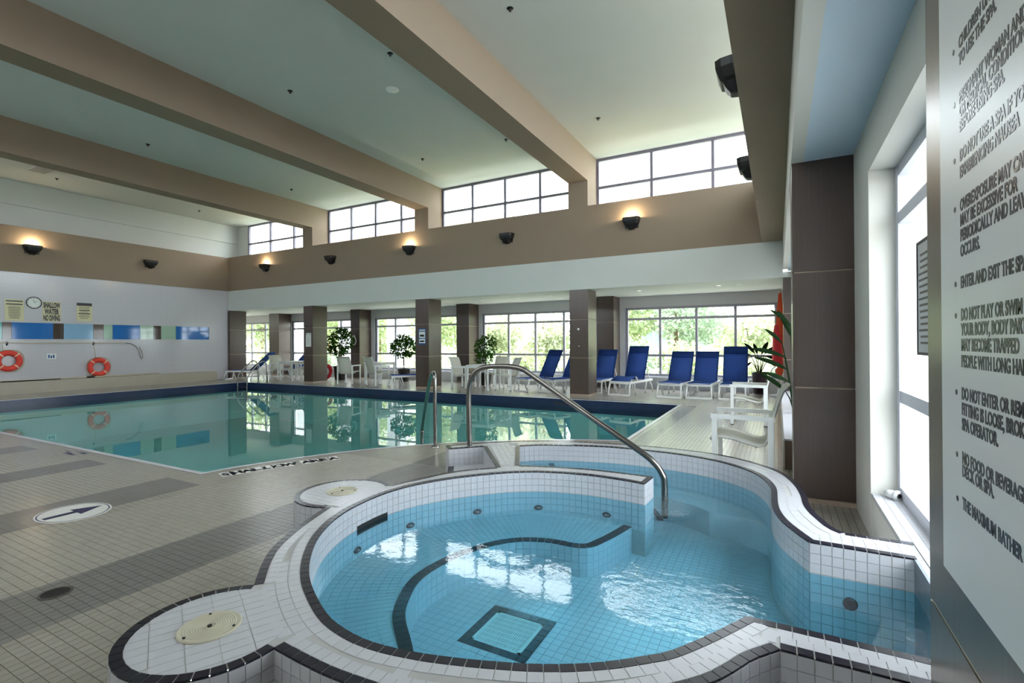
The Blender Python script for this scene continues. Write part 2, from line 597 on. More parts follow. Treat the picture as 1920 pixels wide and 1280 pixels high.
def clip(poly, cp):
    """Sutherland-Hodgman: convex clip polygon cp (ccw)"""
    out = [Vector((p[0], p[1])) for p in poly]
    for i in range(len(cp)):
        a, b = Vector(cp[i][:2]), Vector(cp[(i + 1) % len(cp)][:2])
        e = b - a
        inp, out = out, []
        for j in range(len(inp)):
            p, q = inp[j - 1], inp[j]
            sp = e.x * (p.y - a.y) - e.y * (p.x - a.x)
            sq = e.x * (q.y - a.y) - e.y * (q.x - a.x)
            if (sp >= 0) != (sq >= 0):
                out.append(p.lerp(q, sp / (sp - sq)))
            if sq >= 0:
                out.append(q)
        if not out:
            return []
    return out

def area(p):
    return abs(sum(p[i - 1][0] * p[i][1] - p[i][0] * p[i - 1][1] for i in range(len(p)))) / 2

class Pieces:
    """collects alike small pieces; the nearest `limit` become single parts, the rest one joined part"""
    def __init__(self, name, field, parent, limit=300):
        self.name, self.field, self.parent, self.limit, self.items = name, field, parent, limit, []
    def put(self, mb, mat, key=None):
        c = Vector((sum(p[0] for p in mb.v), sum(p[1] for p in mb.v), sum(p[2] for p in mb.v))) / len(mb.v)
        d = c - Vector((0, 0, EYE))
        k = (c - Vector((0, 0, EYE))).length
        dep = d.dot(fw)
        if dep < 0.2:
            k += 100
        else:
            u = 960 + F_PX * d.dot(r2) / dep; v = 640 - F_PX * d.dot(u2) / dep
            if not (0 < u < 1740 and 0 < v < 1280):
                k += 100
        self.items.append((k + (key or 0), mb, mat))
    def done(self):
        self.items.sort(key=lambda t: t[0])
        for _, mb, mat in self.items[:self.limit]:
            obj(self.name, mb, mat, self.parent, world=True)
        rest = {}
        for _, mb, mat in self.items[self.limit:]:
            rest.setdefault(mat, MB()).add(mb.v, mb.f)
        for mat, mb in rest.items():
            tag(obj(self.field, mb, mat, self.parent, world=True), kind='stuff')

# ================================================================== SPA AND POOL OUTLINES (metres, on the deck plan)
ZC, ZW = 0.317, 0.155           # spa curb top, spa water
ZB, ZF = -0.02, -0.22           # spa bench, spa floor
I8p = [(-.864, 3.622), (-1.0, 3.645), (-1.117, 3.655), (-1.258, 3.66), (-1.402, 3.648), (-1.598, 3.607), (-1.772, 3.53), (-1.943, 3.405), (-2.148, 3.175), (-2.277, 2.976),
       (-2.366, 2.772), (-2.4, 2.587), (-2.396, 2.399), (-2.364, 2.203), (-2.295, 2.02), (-2.2, 1.856), (-2.094, 1.724), (-1.979, 1.607), (-1.881, 1.522), (-1.782, 1.452),
       (-1.682, 1.394), (-1.569, 1.336), (-1.462, 1.294), (-1.32, 1.268), (-1.195, 1.27), (-1.056, 1.296), (-.97, 1.32), (-.879, 1.35), (-.789, 1.384), (-.702, 1.42),
       (-.591, 1.478), (-.485, 1.549), (-.381, 1.639), (-.318, 1.702), (-.215, 1.86), (-.107, 2.047)]
I4p = [(.138, 2.96), (.101, 3.031), (.057, 3.127), (.009, 3.25), (-.028, 3.424), (-.041, 3.612), (-.047, 3.906), (-.085, 4.112), (-.158, 4.295), (-.274, 4.445), (-.507, 4.618),
       (-.791, 4.712), (-1.05, 4.742), (-1.285, 4.748), (-1.526, 4.721), (-1.849, 4.631), (-2.122, 4.517), (-2.29, 4.38)]
I6p = [(-1.925, 3.675), (-1.8, 3.72), (-1.65, 3.765), (-1.527, 3.795), (-1.38, 3.825), (-1.206, 3.84), (-1.057, 3.842), (-.85, 3.838)]
TP = 0.05
INNER = [curve([(-.107, 2.047), (.575, 2.047)], TP), curve([(.575, 2.047), (.575, 2.955)], TP), curve([(.575, 2.955), (.138, 2.96)], TP), curve(I4p, TP),
         curve([(-2.29, 4.38), (-1.925, 3.675)], TP), curve(I6p, TP), curve([(-.85, 3.838), (-.864, 3.622)], TP), curve(I8p, TP)]
def arc(c, r, a0, a1, step=TP):
    n = max(2, round(abs(math.radians(a1 - a0)) * r / step))
    return [Vector((c[0] + r * math.cos(math.radians(a0 + (a1 - a0) * i / n)), c[1] + r * math.sin(math.radians(a0 + (a1 - a0) * i / n)))) for i in range(n + 1)]
PODS = [((-2.672, 2.463), .32), ((-1.825, 1.072), .305)]
pA = arc(*PODS[0], 57, 297)
pB = arc(*PODS[1], 121.8, 363.4)
OUTER = [curve([(-2.06, 3.53), (-2.2, 3.40), (-2.324, 3.235), (-2.433, 2.955), tuple(pA[0])], TP), pA,
         curve([tuple(pA[-1]), (-2.467, 2.02), (-2.373, 1.802), (-2.269, 1.621), (-2.169, 1.503), (-2.074, 1.411), tuple(pB[0])], TP), pB,
         curve([tuple(pB[-1]), (-1.454, 1.085), (-1.36, 1.08), (-1.265, 1.077), (-1.172, 1.081), (-1.0, 1.10), (-.8, 1.16), (-.6, 1.25), (-.4, 1.39), (-.25, 1.53), (-.168, 1.625), (-.113, 1.72), (-.076, 1.788), (0, 1.883)], TP),
         curve([(0, 1.883), (.60, 1.883)], TP), curve([(.60, 1.883), (.60, 3.18)], 5.0), curve([(.60, 3.18), (.31, 3.18)], TP),
         curve([(.31, 3.18), (.262, 3.24), (.218, 3.377), (.19, 3.477), (.168, 3.63), (.162, 3.811), (.137, 4.041), (.081, 4.289), (.0, 4.468), (-.132, 4.629), (-.293, 4.768), (-.536, 4.887), (-.827, 4.935), (-1.114, 4.945), (-1.472, 4.905), (-1.932, 4.81), (-2.263, 4.664), (-2.554, 4.476), (-2.963, 4.058)], TP),
         curve([(-2.963, 4.058), (-2.845, 3.945)], TP), curve([(-2.845, 3.945), (-2.6, 4.2)], TP), curve([(-2.6, 4.2), (-2.06, 3.53)], TP)]
def loop(segs):
    out = []
    for s in segs:
        out += s[:-1]
    return out
IN_L, OUT_L = loop(INNER), loop(OUTER)
POOL = [Vector(p) for p in [(-1.86, 10.95), (-16.85, 10.95), (-16.85, 2.93), (-5.33, 3.0)]] + \
    curve([(-5.33, 3.0), (-5.3, 3.205), (-5.2, 3.515), (-5.03, 3.94), (-4.8, 4.373), (-4.55, 4.76), (-4.14, 5.24), (-3.8, 5.56), (-3.2, 6.02), (-2.5, 6.42), (-1.86, 6.66)], 0.2)[1:]

# ================================================================== SETTING
# ---- floor
fl = thing('floor', 'beige tiled pool deck with grey cross stripes', 'floor', (0, 0, 0), kind='structure')
TR = [(-4.75, 0.3), (-1.4, 0.3), (-1.4, 4.35), (-4.75, 4.35)]
obj('deck_surface', region([(-24.2, -3), (1.0, -3), (1.0, 14.7), (-24.2, 14.7)], [POOL, OUT_L, TR], 0.0), 'deck', fl)
TB = [(-4.80, 0.25), (-1.35, 0.25), (-1.35, 4.40), (-4.80, 4.40)]
obj('grout_bed', region(TB, [OUT_L], -0.003), 'dgrout', fl)
P = Pieces('tile', 'tile_field', fl)
DRAINS = [((-3.48, 1.17), .075), ((-4.15, 2.35), .04)]
for i in range(-95, -28):
    for j in range(6, 87):
        x, y = i * .05, j * .05
        q = [(x + .0015, y + .0015), (x + .0485, y + .0015), (x + .0485, y + .0485), (x + .0015, y + .0485)]
        if all(inside(p, OUT_L) for p in q):
            continue
        P.put(MB().prism(q, -.006, rnd.uniform(-.0004, .0004), False), 'deckgrey' if -3.65 <= x + .025 <= -3.08 else 'decktile')
P.done()
# drains and floor markings belong to the deck
d = obj('drain_cover', MB().disc((-3.475, 1.172), .075, -.003, .003, 28), 'drain', fl)
g = MB()
for i in range(-5, 6):
    w = math.sqrt(max(0, .062 ** 2 - (i * .011) ** 2))
    g.box(-3.475 + i * .011 - .0025, -3.475 + i * .011 + .0025, 1.172 - w, 1.172 + w, .003, .0045)
obj('grate_bar', g, 'black', d)
# arrow: white oval with an inner ring and a navy arrow pointing along the deck
ac = Vector((-5.02, 1.81)); 
el = lambda a, b, n=36: [(ac.x + b * math.cos(2 * PI * i / n), ac.y + a * math.sin(2 * PI * i / n)) for i in range(n)]
am = obj('arrow_marking', MB().prism(el(.235, .27), 0, .002), 'mark', fl)
obj('ring_line', region(el(.222, .255), [el(.213, .245)], .0026), 'inknavy', am)
A = MB().prism([(-5.05, 1.62), (-5.05, 1.83), (-4.99, 1.83), (-4.99, 1.62)], .002, .003)
A.prism([(-5.12, 1.82), (-4.92, 1.82), (-5.02, 2.0)], .002, .003)
obj('arrow', A, 'inknavy', am)
# lettering along the pool edge: runs with the edge, read from the deck
def edge_text(body, pts, size, sx):
    n = len(body)
    C = resample([Vector(p) for p in pts], 0.01)
    for i, ch in enumerate(body):
        if ch == ' ':
            continue
        t = C[min(len(C) - 2, int((i + .0) / n * (len(C) - 1)))]
        t2 = C[min(len(C) - 1, int((i + 1.0) / n * (len(C) - 1)))]
        a = math.atan2(t2.y - t.y, t2.x - t.x)
        ux_, uy_ = Vector((math.cos(a), math.sin(a))), Vector((-math.sin(a), math.cos(a)))
        q_ = [t + ux_ * x_ + uy_ * y_ for x_, y_ in ((-.012, -.03), (.105, -.03), (.105, .15), (-.012, .15))]
        lt = obj('letter_tile', MB().prism([tuple(p_) for p_ in q_], 0, .0012), 'mark', fl)
        text('letter', ch, size, (t.x, t.y, .0016), (0, 0, a), 'markink', lt, sx, .008)
edge_text('SHALLOW AREA', [(-5.02, 3.03), (-4.9, 3.40), (-4.74, 3.75), (-4.55, 4.12)], .165, .85)
for (x0, y0, x1, y1) in [(-7.98, 2.80, -7.93, 2.85), (-7.9, 2.74, -7.82, 2.79), (-7.8, 2.74, -7.66, 2.79), (-7.72, 2.84, -7.60, 2.89), (-7.86, 2.86, -7.78, 2.89)]:
    obj('worn_mark', MB().box(x0, x1, y0, y1, 0, .0015), 'inknavy', fl)

# ---- pool
pb = thing('swimming_pool', 'long rectangular swimming pool with navy waterline tiles', 'pool', (-9.3, 7, 0), kind='structure')
shell = MB()
n = len(POOL)
for i in range(n):
    a, b = POOL[i], POOL[(i + 1) % n]
    shell.add([(a.x, a.y, 0), (b.x, b.y, 0), (b.x, b.y, -1.25), (a.x, a.y, -1.25)], [(0, 1, 2, 3)])
region(POOL, [], -1.25, shell)
obj('basin', shell, 'poolwall', pb, world=True)
def offs(L, d):
    n = len(L); out = []
    for i in range(n):
        a, b, c = L[i - 1], L[i], L[(i + 1) % n]
        t1 = (b - a).normalized(); t2 = (c - b).normalized()
        n1 = Vector((t1.y, -t1.x)); n2 = Vector((t2.y, -t2.x))
        m_ = (n1 + n2)
        m_ = m_ / max(.3, m_.dot(n1)) if m_.length > 1e-6 else n1
        out.append(b + m_ * d)
    return out
pin = offs(POOL, -.012)
band = MB()
for i in range(n):
    a, b = pin[i], pin[(i + 1) % n]
    band.add([(a.x, a.y, -.004), (b.x, b.y, -.004), (b.x, b.y, -.30), (a.x, a.y, -.30)], [(0, 1, 2, 3)])
obj('waterline_tile_band', band, 'navyband', pb, world=True)
cop = MB()
po = offs(POOL, .05)
for i in range(n):
    a, b, c, d_ = pin[i], pin[(i + 1) % n], po[(i + 1) % n], po[i]
    z0, z1 = -.004, .003
    cop.add([(a.x, a.y, z1), (b.x, b.y, z1), (c.x, c.y, z1), (d_.x, d_.y, z1), (a.x, a.y, z0), (b.x, b.y, z0)], [(0, 3, 2, 1), (0, 1, 5, 4)])
obj('coping', cop, 'wtile', pb, world=True)
obj('skimmer_slot', MB().box(-4.75, -4.45, 10.935, 10.95, -.14, -.09), 'black', pb, world=True)
pw = region(offs(POOL, -.013), [], -.18)
tag(obj('pool_water', pw, 'poolwater'), 'still teal water filling the long swimming pool', 'water', kind='stuff')

# ---- ceiling, beams, bands
struct('ceiling', MB().box(-19.9, .3, -3.3, 12.7, 6.17, 6.35), 'ceiling', 'white ceiling high above the pool', 'ceiling')
BX = [(-4.69, -4.17), (-9.70, -9.18), (-14.73, -14.24)]
bl = ['tan ceiling beam passing directly above the hot tub side', 'tan ceiling beam, middle one of the three', 'tan ceiling beam farthest from the hot tub, next to white upper wall']
for i, (a, b) in enumerate(BX):
    t = thing('beam_%d' % (i + 1), bl[i], 'beam', ((a + b) / 2, 11.7, 5.42), kind='structure')
    obj('beam_body', MB().box(a, b, -3, 11.75, 5.42, 6.17), 'tan', t, world=True)
    obj('beam_post', MB().box(a, b, 11.75, 12.5, 4.78, 6.17), 'tan', t, world=True)
struct('trim_1', MB().box(-19.6, .11, 11.75, 12.55, 3.46, 4.78), 'tan', 'tan band below the high windows opposite', 'wall band')
struct('trim_2', MB().box(-19.6, -19.1, -3, 11.75, 3.46, 4.77), 'tan', 'tan band above the white tiled wall', 'wall band')
struct('trim_3', MB().box(-.28, .11, -3, 11.75, 3.46, 4.78), 'tan', 'tan beam running overhead beside the hot tub windows', 'wall band')
struct('trim_4', MB().box(-19.6, .11, 11.755, 12.1, 2.69, 3.46), 'fascia', 'white fascia under the tan band, above the columns', 'fascia')
struct('trim_5', MB().box(.11, .2, -3, 11.78, 2.855, 3.46), 'cream', 'narrow cream fascia beside the hot tub windows', 'fascia')
struct('ceiling_alcove', MB().box(-24.2, 1.2, 12.1, 14.75, 2.69, 2.85), 'fascia', 'low white ceiling over the lounge chairs', 'ceiling')
struct('ceiling_soffit', MB().box(.2, 1.2, -3, 12.1, 2.855, 3.0), 'soffit', 'soffit above the hot tub window, pale blue sky light put into its colour', 'ceiling')
# ---- walls
wl = thing('wall_left', 'white tiled wall with a coloured glass strip', 'wall', (-19.13, 4, 0), kind='structure')
wb = MB().box(-19.6, -19.13, -3, 11.75, 0, 1.543).box(-19.6, -19.13, -3, 11.75, 2.027, 3.46).box(-19.6, -19.13, 11.03, 11.75, 1.543, 2.027).box(-19.6, -19.16, -3, 11.03, 1.543, 2.027)
obj('wall_tiling', wb, 'leftwall', wl, world=True)
YE = [2.2, 2.6, 3.4, 3.7, 4.3, 5.0, 5.321, 5.517, 6.43, 6.675, 7.412, 7.686, 7.928, 8.712, 9.127, 9.363, 9.852, 11.028]
GC = ['g_light', 'g_blue', 'g_brown', 'g_green', 'g_blue', 'g_teal', 'g_brown', 'g_blue', 'g_dark', 'g_light', 'g_brown', 'g_green', 'g_blue', 'g_green', 'g_dark', 'g_green', 'g_blue']
for i in range(len(GC)):
    obj('glass_panel', MB().box(-19.16, -19.145, YE[i] + .004, YE[i + 1] - .004, 1.548, 2.022), GC[i], wl, world=True)
obj('upper_wall', MB().box(-19.9, -19.6, -3, 12.6, 4.7, 6.17).box(-19.6, -19.55, -3, 12.45, 5.47, 6.17).box(-19.6, -18.9, 12.45, 12.6, 4.78, 6.17), 'fascia', wl, world=True)
obj('bench_ledge', MB().box(-19.13, -18.75, -3, 11.1, 0, .34), 'beige', wl, world=True)
struct('wall_alcove', MB().box(-24.4, -24.2, 11.75, 14.75, 0, 2.85).box(-24.4, -19.6, 11.6, 11.75, 0, 2.85), 'cream', 'end wall of the lounge alcove', 'wall')
wbk = MB().box(-19.9, 1.2, -3.3, -3, 0, 4.85).box(-19.9, .3, -3.3, -3, 6.1, 6.2)
struct('wall_back', wbk, 'cream', 'cream wall across the near end of the pool hall', 'wall')
# far wall with window openings
BAYS = [(-23.9, -19.9), (-18.98, -14.98), (-14.03, -10.0), (-9.03, -5.0), (-4.0, 0.0)]
wf = MB().box(-24.2, 1.2, 14.55, 14.75, 2.37, 2.85).box(-24.2, 1.2, 14.55, 14.75, 0, .36)
edges = [-24.2] + [v for b in BAYS for v in b] + [1.2]
for i in range(0, len(edges), 2):
    wf.box(edges[i], edges[i + 1], 14.55, 14.75, .36, 2.37)
struct('wall_far', wf, 'greywall', 'pale grey wall with large garden windows behind the lounge chairs', 'wall')
wl2 = MB().box(-24.2, 1.2, 14.40, 14.55, 0, .34)
struct('baseboard_far', wl2, 'greywall', 'grey low upstand below the garden windows', 'upstand')

def window(name, label, x0, x1, y, z0, z1, nx, zs, frame, fw_=.065, dep=.07, kind_axis='x'):
    """framed window with bars and panes; runs along x (at y) or along y (at x=y)"""
    def B(a0, a1, d0, d1, b0, b1):
        return MB().box(a0, a1, d0, d1, b0, b1) if kind_axis == 'x' else MB().box(d0, d1, a0, a1, b0, b1)
    t = thing(name, label, 'window', ((x0 + x1) / 2, y, z0) if kind_axis == 'x' else (y, (x0 + x1) / 2, z0), kind='structure')
    obj('frame', B(x0, x1, y, y + dep, z1 - fw_, z1), frame, t, world=True)
    obj('frame', B(x0, x1, y, y + dep, z0, z0 + fw_), frame, t, world=True)
    xs = [x0 + (x1 - x0) * i / nx for i in range(nx + 1)]
    for i, x in enumerate(xs):
        a = x if i == 0 else (x - fw_ if i == nx else x - fw_ / 2)
        obj('mullion', B(a, a + fw_, y - .004, y + dep, z0, z1), frame, t, world=True)
    for z in zs:
        obj('transom', B(x0, x1, y, y + dep, z - fw_ / 2, z + fw_ / 2), frame, t, world=True)
    zz = [z0] + list(zs) + [z1]
    for i in range(nx):
        for j in range(len(zz) - 1):
            obj('pane', B(xs[i] + .01, xs[i + 1] - .01, y + dep * .45, y + dep * .45 + .006, zz[j] + .01, zz[j + 1] - .01), 'glass', t, world=True)
    return t
wn = ['garden window glimpsed beyond the far end of the white tiled wall', 'garden window behind the white table set nearest the tiled wall', 'garden window between the two round-headed ficus trees', 'garden window behind the pair of tilted blue loungers', 'garden window behind the row of blue loungers facing the pool']
for i, (a, b) in enumerate(BAYS):
    t = window('window_%d' % (i + 1), wn[i], a, b, 14.6, .36, 2.37, 4, [.96, 2.03], 'grey_frame' if i < 2 else 'white_frame' if False else 'grey_frame')
    obj('window_sill', MB().box(a - .02, b + .02, 14.50, 14.62, .335, .365), 'white_frame', t, world=True)
    obj('reveal', MB().box(a - .03, a, 14.54, 14.62, .36, 2.37), 'white_frame', t, world=True)
CL = [(-18.88, -14.73, 3), (-14.24, -9.70, 4), (-9.18, -4.69, 4), (-4.17, .11, 3)]
cn = ['high window in the bay next to the white upper wall', 'high window in the second bay from the tiled wall', 'high window in the third bay from the tiled wall', 'high window nearest the hot tub, over the lounge chairs']
for i, (a, b, k_) in enumerate(CL):
    window('window_%d' % (i + 6), cn[i], a, b, 12.45, 4.78, 6.17, k_, [5.41], 'cler_frame', .065)
for i, (a, b) in enumerate([(-19.5, -14.8), (-14.2, -9.8), (-9.1, -4.8), (-4.1, .1)]):
    window('window_%d' % (i + 10), 'unseen high window added for light in the near end wall', a, b, -3.2, 4.85, 6.1, 4, [5.45], 'grey_frame', .05)['group'] = 'added high windows of the near end wall'  # unseen windows, added so daylight also comes from behind the camera
wu = MB().box(.11, .3, -3, 12.5, 4.7, 4.85).box(.11, .3, -3, 12.5, 6.1, 6.2)
YC = [(-2.8, .3), (.6, 3.9), (4.2, 7.8), (8.1, 12.3)]
for a, b in [(-3, -2.8), (.3, .6), (3.9, 4.2), (7.8, 8.1), (12.3, 12.5)]:
    wu.box(.11, .3, a, b, 4.85, 6.1)
struct('wall_upper', wu, 'fascia', 'white upper wall above the overhead tan beam', 'wall')
for i, (a, b) in enumerate(YC):
    window('window_%d' % (i + 14), 'unseen high window added for light above the overhead tan beam', a, b, .2, 4.85, 6.1, 3, [5.45], 'grey_frame', .05, kind_axis='y')['group'] = 'added high windows over the overhead beam'  # unseen windows, added to brighten the beam sides that face them
# right wall with the hot tub window
WY = [(2.15, 4.09), (6.2, 8.6), (9.0, 11.4)]
wr = MB()
wr.box(.61, .9, -3, 2.15, 0, 2.855)
for a, b in [(4.09, 6.2), (8.6, 9.0), (11.4, 14.55)]:
    wr.box(.55, .9, a, b, 0, 2.855)
for i, (a, b) in enumerate(WY):
    wr.box(.55, .9, a, b, 2.5, 2.855)
    wr.box(.555, .9, a if i else 3.185, b, 0, .30)
wr.box(.61, .9, 2.15, 3.185, 0, .30)
struct('wall_right', wr, 'cream', 'cream wall holding the hot tub window', 'wall')
w1 = window('window_18', 'white framed window beside the hot tub', 2.15, 4.09, .70, .317, 2.5, 2, [.985, 2.15], 'white_frame', .075, .08, 'y')
for i in (1, 2):
    window('window_%d' % (18 + i), ['', 'window above the tiled ledge behind the brown column', 'window above the tiled ledge near the orange umbrella'][i], WY[i][0], WY[i][1], .70, .317, 2.5, 3, [.985, 2.15], 'white_frame', .07, .08, 'y')
# tiled sill inside the hot tub window, flush with the curb
sl = obj('window_sill', MB().box(.552, .70, 3.185, 4.09, .29, .313).box(.605, .70, 2.15, 3.185, .29, .313), 'grout', w1, world=True)
for i in range(3):
    for j in range(39):
        x, y = .552 + i * .05, 2.14 + j * .05
        if y < 3.18 and i == 0:
            continue
        obj('tile', MB().box(x + .0012, x + .0488, y + .0012, y + .0488, .311, .3175), 'wtile', sl, world=False)
for c in sl.children:
    c.location = (-w1.location.x, -w1.location.y, -w1.location.z)
# low tiled ledge past the near column
lg = thing('ledge', 'white topped tiled ledge running behind the brown column', 'ledge', (.3, 8, 0), kind='structure')
obj('ledge_body', MB().box(.06, .55, 5.95, 11.75, 0, .30), 'lowwall', lg, world=True)
obj('ledge_top', MB().box(.055, .70, 5.94, 11.75, .30, .317), 'wtile', lg, world=True)
obj('ledge_face', MB().box(.045, .06, 5.95, 11.75, 0, .30), 'cream', lg, world=True)

# ---- columns clad in brown laminate panels
def column(name, label, x0, x1, y0, y1, z1, seams=(.96, 1.93), faces='fr'):
    t = thing(name, label, 'column', ((x0 + x1) / 2, (y0 + y1) / 2, 0), kind='structure')
    e = .012
    obj('core', MB().box(x0 + e, x1 - e, y0 + e, y1 - e, 0, z1), 'joint', t, world=True)
    obj('base_trim', MB().box(x0 - .004, x1 + .004, y0 - .004, y1 + .004, 0, .035), 'joint', t, world=True)
    zz = [.035] + list(seams) + [z1]
    for i in range(len(zz) - 1):
        a, b = zz[i] + .007, zz[i + 1] - (.007 if i < len(zz) - 2 else 0)
        obj('panel', MB().box(x0, x1, y0, y0 + e, a, b), 'lam', t, world=True)
        obj('panel', MB().box(x1 - e, x1, y0 + e, y1, a, b), 'lam', t, world=True)
        obj('panel', MB().box(x0, x0 + e, y0 + e, y1, a, b), 'lam', t, world=True)
        obj('panel', MB().box(x0 + e, x1 - e, y1 - e, y1, a, b), 'lam', t, world=True)
    return t
fl_ = ['brown column at the poolside carrying a white notice', 'brown column at the poolside carrying a blue and white sign', 'brown poolside column beside the pair of tilted blue loungers']
column('column_1', 'brown column against the end of the white tiled wall', -19.65, -19.0, 11.76, 12.43, 2.69)
for i, (a, b) in enumerate(BX[::-1]):
    column('column_%d' % (i + 2), fl_[i], a + .01, b - .01, 11.76, 12.38, 2.69)
column('column_5', 'brown column at the poolside corner next to the orange umbrella', .11, .6, 11.79, 12.4, 2.69)
rl_ = ['brown column by the garden windows at the far end of the lounge', 'brown column by the garden windows with a coiled white hose hung on it', 'brown column by the garden windows next to the third white table set', 'brown column by the garden windows next to the row of blue loungers']
for i, (a, b) in enumerate([(-19.68, -19.02)] + BX[::-1]):
    column('column_%d' % (i + 6), rl_[i], a + .005, b - .005, 13.93, 14.54, 2.69)
column('column_10', 'tall dark brown column standing beside the hot tub', .115, .55, 4.8, 5.3, 2.855)

# ================================================================== HOT TUB
tub = thing('hot_tub', 'raised round white tiled hot tub with dark tile edging', 'hot tub', (-1.2, 2.5, 0))
obj('curb', region(OUT_L, [IN_L], ZC - .0025), 'grout', tub, world=True)
wall = MB()
for L, z0, z1, fl2 in ((IN_L, -.6, ZC - .004, 0), (OUT_L, 0, ZC - .004, 1)):
    for i in range(len(L)):
        a, b = L[i], L[(i + 1) % len(L)]
        wall.add([(a.x, a.y, z0), (b.x, b.y, z0), (b.x, b.y, z1), (a.x, a.y, z1)], [(0, 1, 2, 3) if fl2 else (3, 2, 1, 0)])
obj('wall_backing', wall, 'grout', tub, world=True)
region(IN_L, [], ZF, MB())
obj('basin_floor', region(IN_L, [], ZF - .003), 'wetgrout', tub, world=True)

EDGE = Pieces('edge_tile', 'edge_tile_field', tub)
CURB = Pieces('curb_tile', 'curb_tile_field', tub)
WALL = Pieces('wall_tile', 'wall_tile_field', tub)
G = .0014
def strip_tiles(seg, side, d0, d1, z0, z1, pieces, mat, ok=None, key=0):
    """one tile per step of seg between offsets d0 and d1 to the given side (+1 = right of travel)"""
    nn = normals(seg)
    for i in range(len(seg) - 1):
        a, b = seg[i], seg[i + 1]
        t = (b - a).normalized() * (.0022 if mat == 'dtile' else G)
        q = [a + t + nn[i] * side * (d0 + G), b - t + nn[i + 1] * side * (d0 + G), b - t + nn[i + 1] * side * (d1 - G), a + t + nn[i] * side * (d1 - G)]
        c = (q[0] + q[1] + q[2] + q[3]) / 4
        if ok and not ok(c):
            continue
        if area(q) < 1e-4:
            continue
        pieces.put(MB().prism([tuple(p) for p in q], z0, z1 + rnd.uniform(-.0003, .0003), False), mat, key)
def wall_tiles(seg, side, rows, z_top, mat='wtile', key=0, th=.004):
    nn = normals(seg)
    for r in range(rows):
        za, zb = z_top - r * TP - G, z_top - (r + 1) * TP + G
        for i in range(len(seg) - 1):
            a, b = seg[i], seg[i + 1]
            t = (b - a).normalized() * G
            o0, o1 = nn[i] * side * th, nn[i + 1] * side * th
            vs = [(*(a + t), zb), (*(b - t), zb), (*(b - t), za), (*(a + t), za), (*(a + t + o0), zb), (*(b - t + o1), zb), (*(b - t + o1), za), (*(a + t + o0), za)]
            WALL.put(MB().add(vs, [(4, 5, 6, 7), (0, 4, 7, 3), (1, 2, 6, 5), (3, 7, 6, 2), (0, 1, 5, 4)]), mat, key)

DW = .036                       # dark edging width
zt0, zt1 = ZC - .008, ZC
on_curb = lambda c: inside(c, OUT_L) and not inside(c, IN_L)
podc = [Vector(p[0]) for p in PODS]
def free(c):                    # plain curb: not in a pod, not under another dark edge
    return on_curb(c)
for k_, sgm in enumerate(INNER):
    if k_ == 1:
        continue
    strip_tiles(sgm, 1, -.004, DW, zt0, zt1, EDGE, 'dtile')
for k_, sgm in enumerate(OUTER):
    if k_ == 6:
        continue
    strip_tiles(sgm, -1, -.004, DW, zt0, zt1, EDGE, 'dtile')
# white curb tiles in rows that follow the edges
def near_edge(c, segs, d):
    return any((c - p).length < d for sg in segs for p in sg)
used = {}
def claim(c, r=.026):
    kx, ky = int(math.floor(c.x / .05)), int(math.floor(c.y / .05))
    for ix in range(kx - 1, kx + 2):
        for iy in range(ky - 1, ky + 2):
            for o_ in used.get((ix, iy), ()):
                if (o_ - c).length < r:
                    return False
    used.setdefault((kx, ky), []).append(c)
    return True
out_dark = [OUTER[i] for i in range(len(OUTER)) if i != 6]
in_dark = [INNER[i] for i in range(len(INNER)) if i != 1]
def ok_white(c):
    return on_curb(c) and not near_edge(c, out_dark, DW + .016) and not near_edge(c, in_dark, DW + .016) and all((c - p).length > PODS[i][1] + .005 or True for i, p in enumerate(podc)) and claim(c, .036)
main_in = [INNER[7], INNER[0], INNER[2], INNER[3], INNER[5]]
for sgm in main_in:
    strip_tiles(sgm, 1, DW, DW + TP, zt0, zt1 - .0005, CURB, 'wtile', ok_white)
for sgm in [OUTER[0], OUTER[2], OUTER[4], OUTER[5], OUTER[8]]:
    strip_tiles(sgm, -1, DW, DW + TP, zt0, zt1 - .0005, CURB, 'wtile', ok_white)
for r in range(1, 3):
    for sgm in main_in[:4]:
        strip_tiles(sgm, 1, DW + r * TP, DW + (r + 1) * TP, zt0, zt1 - .0005, CURB, 'wtile', ok_white)
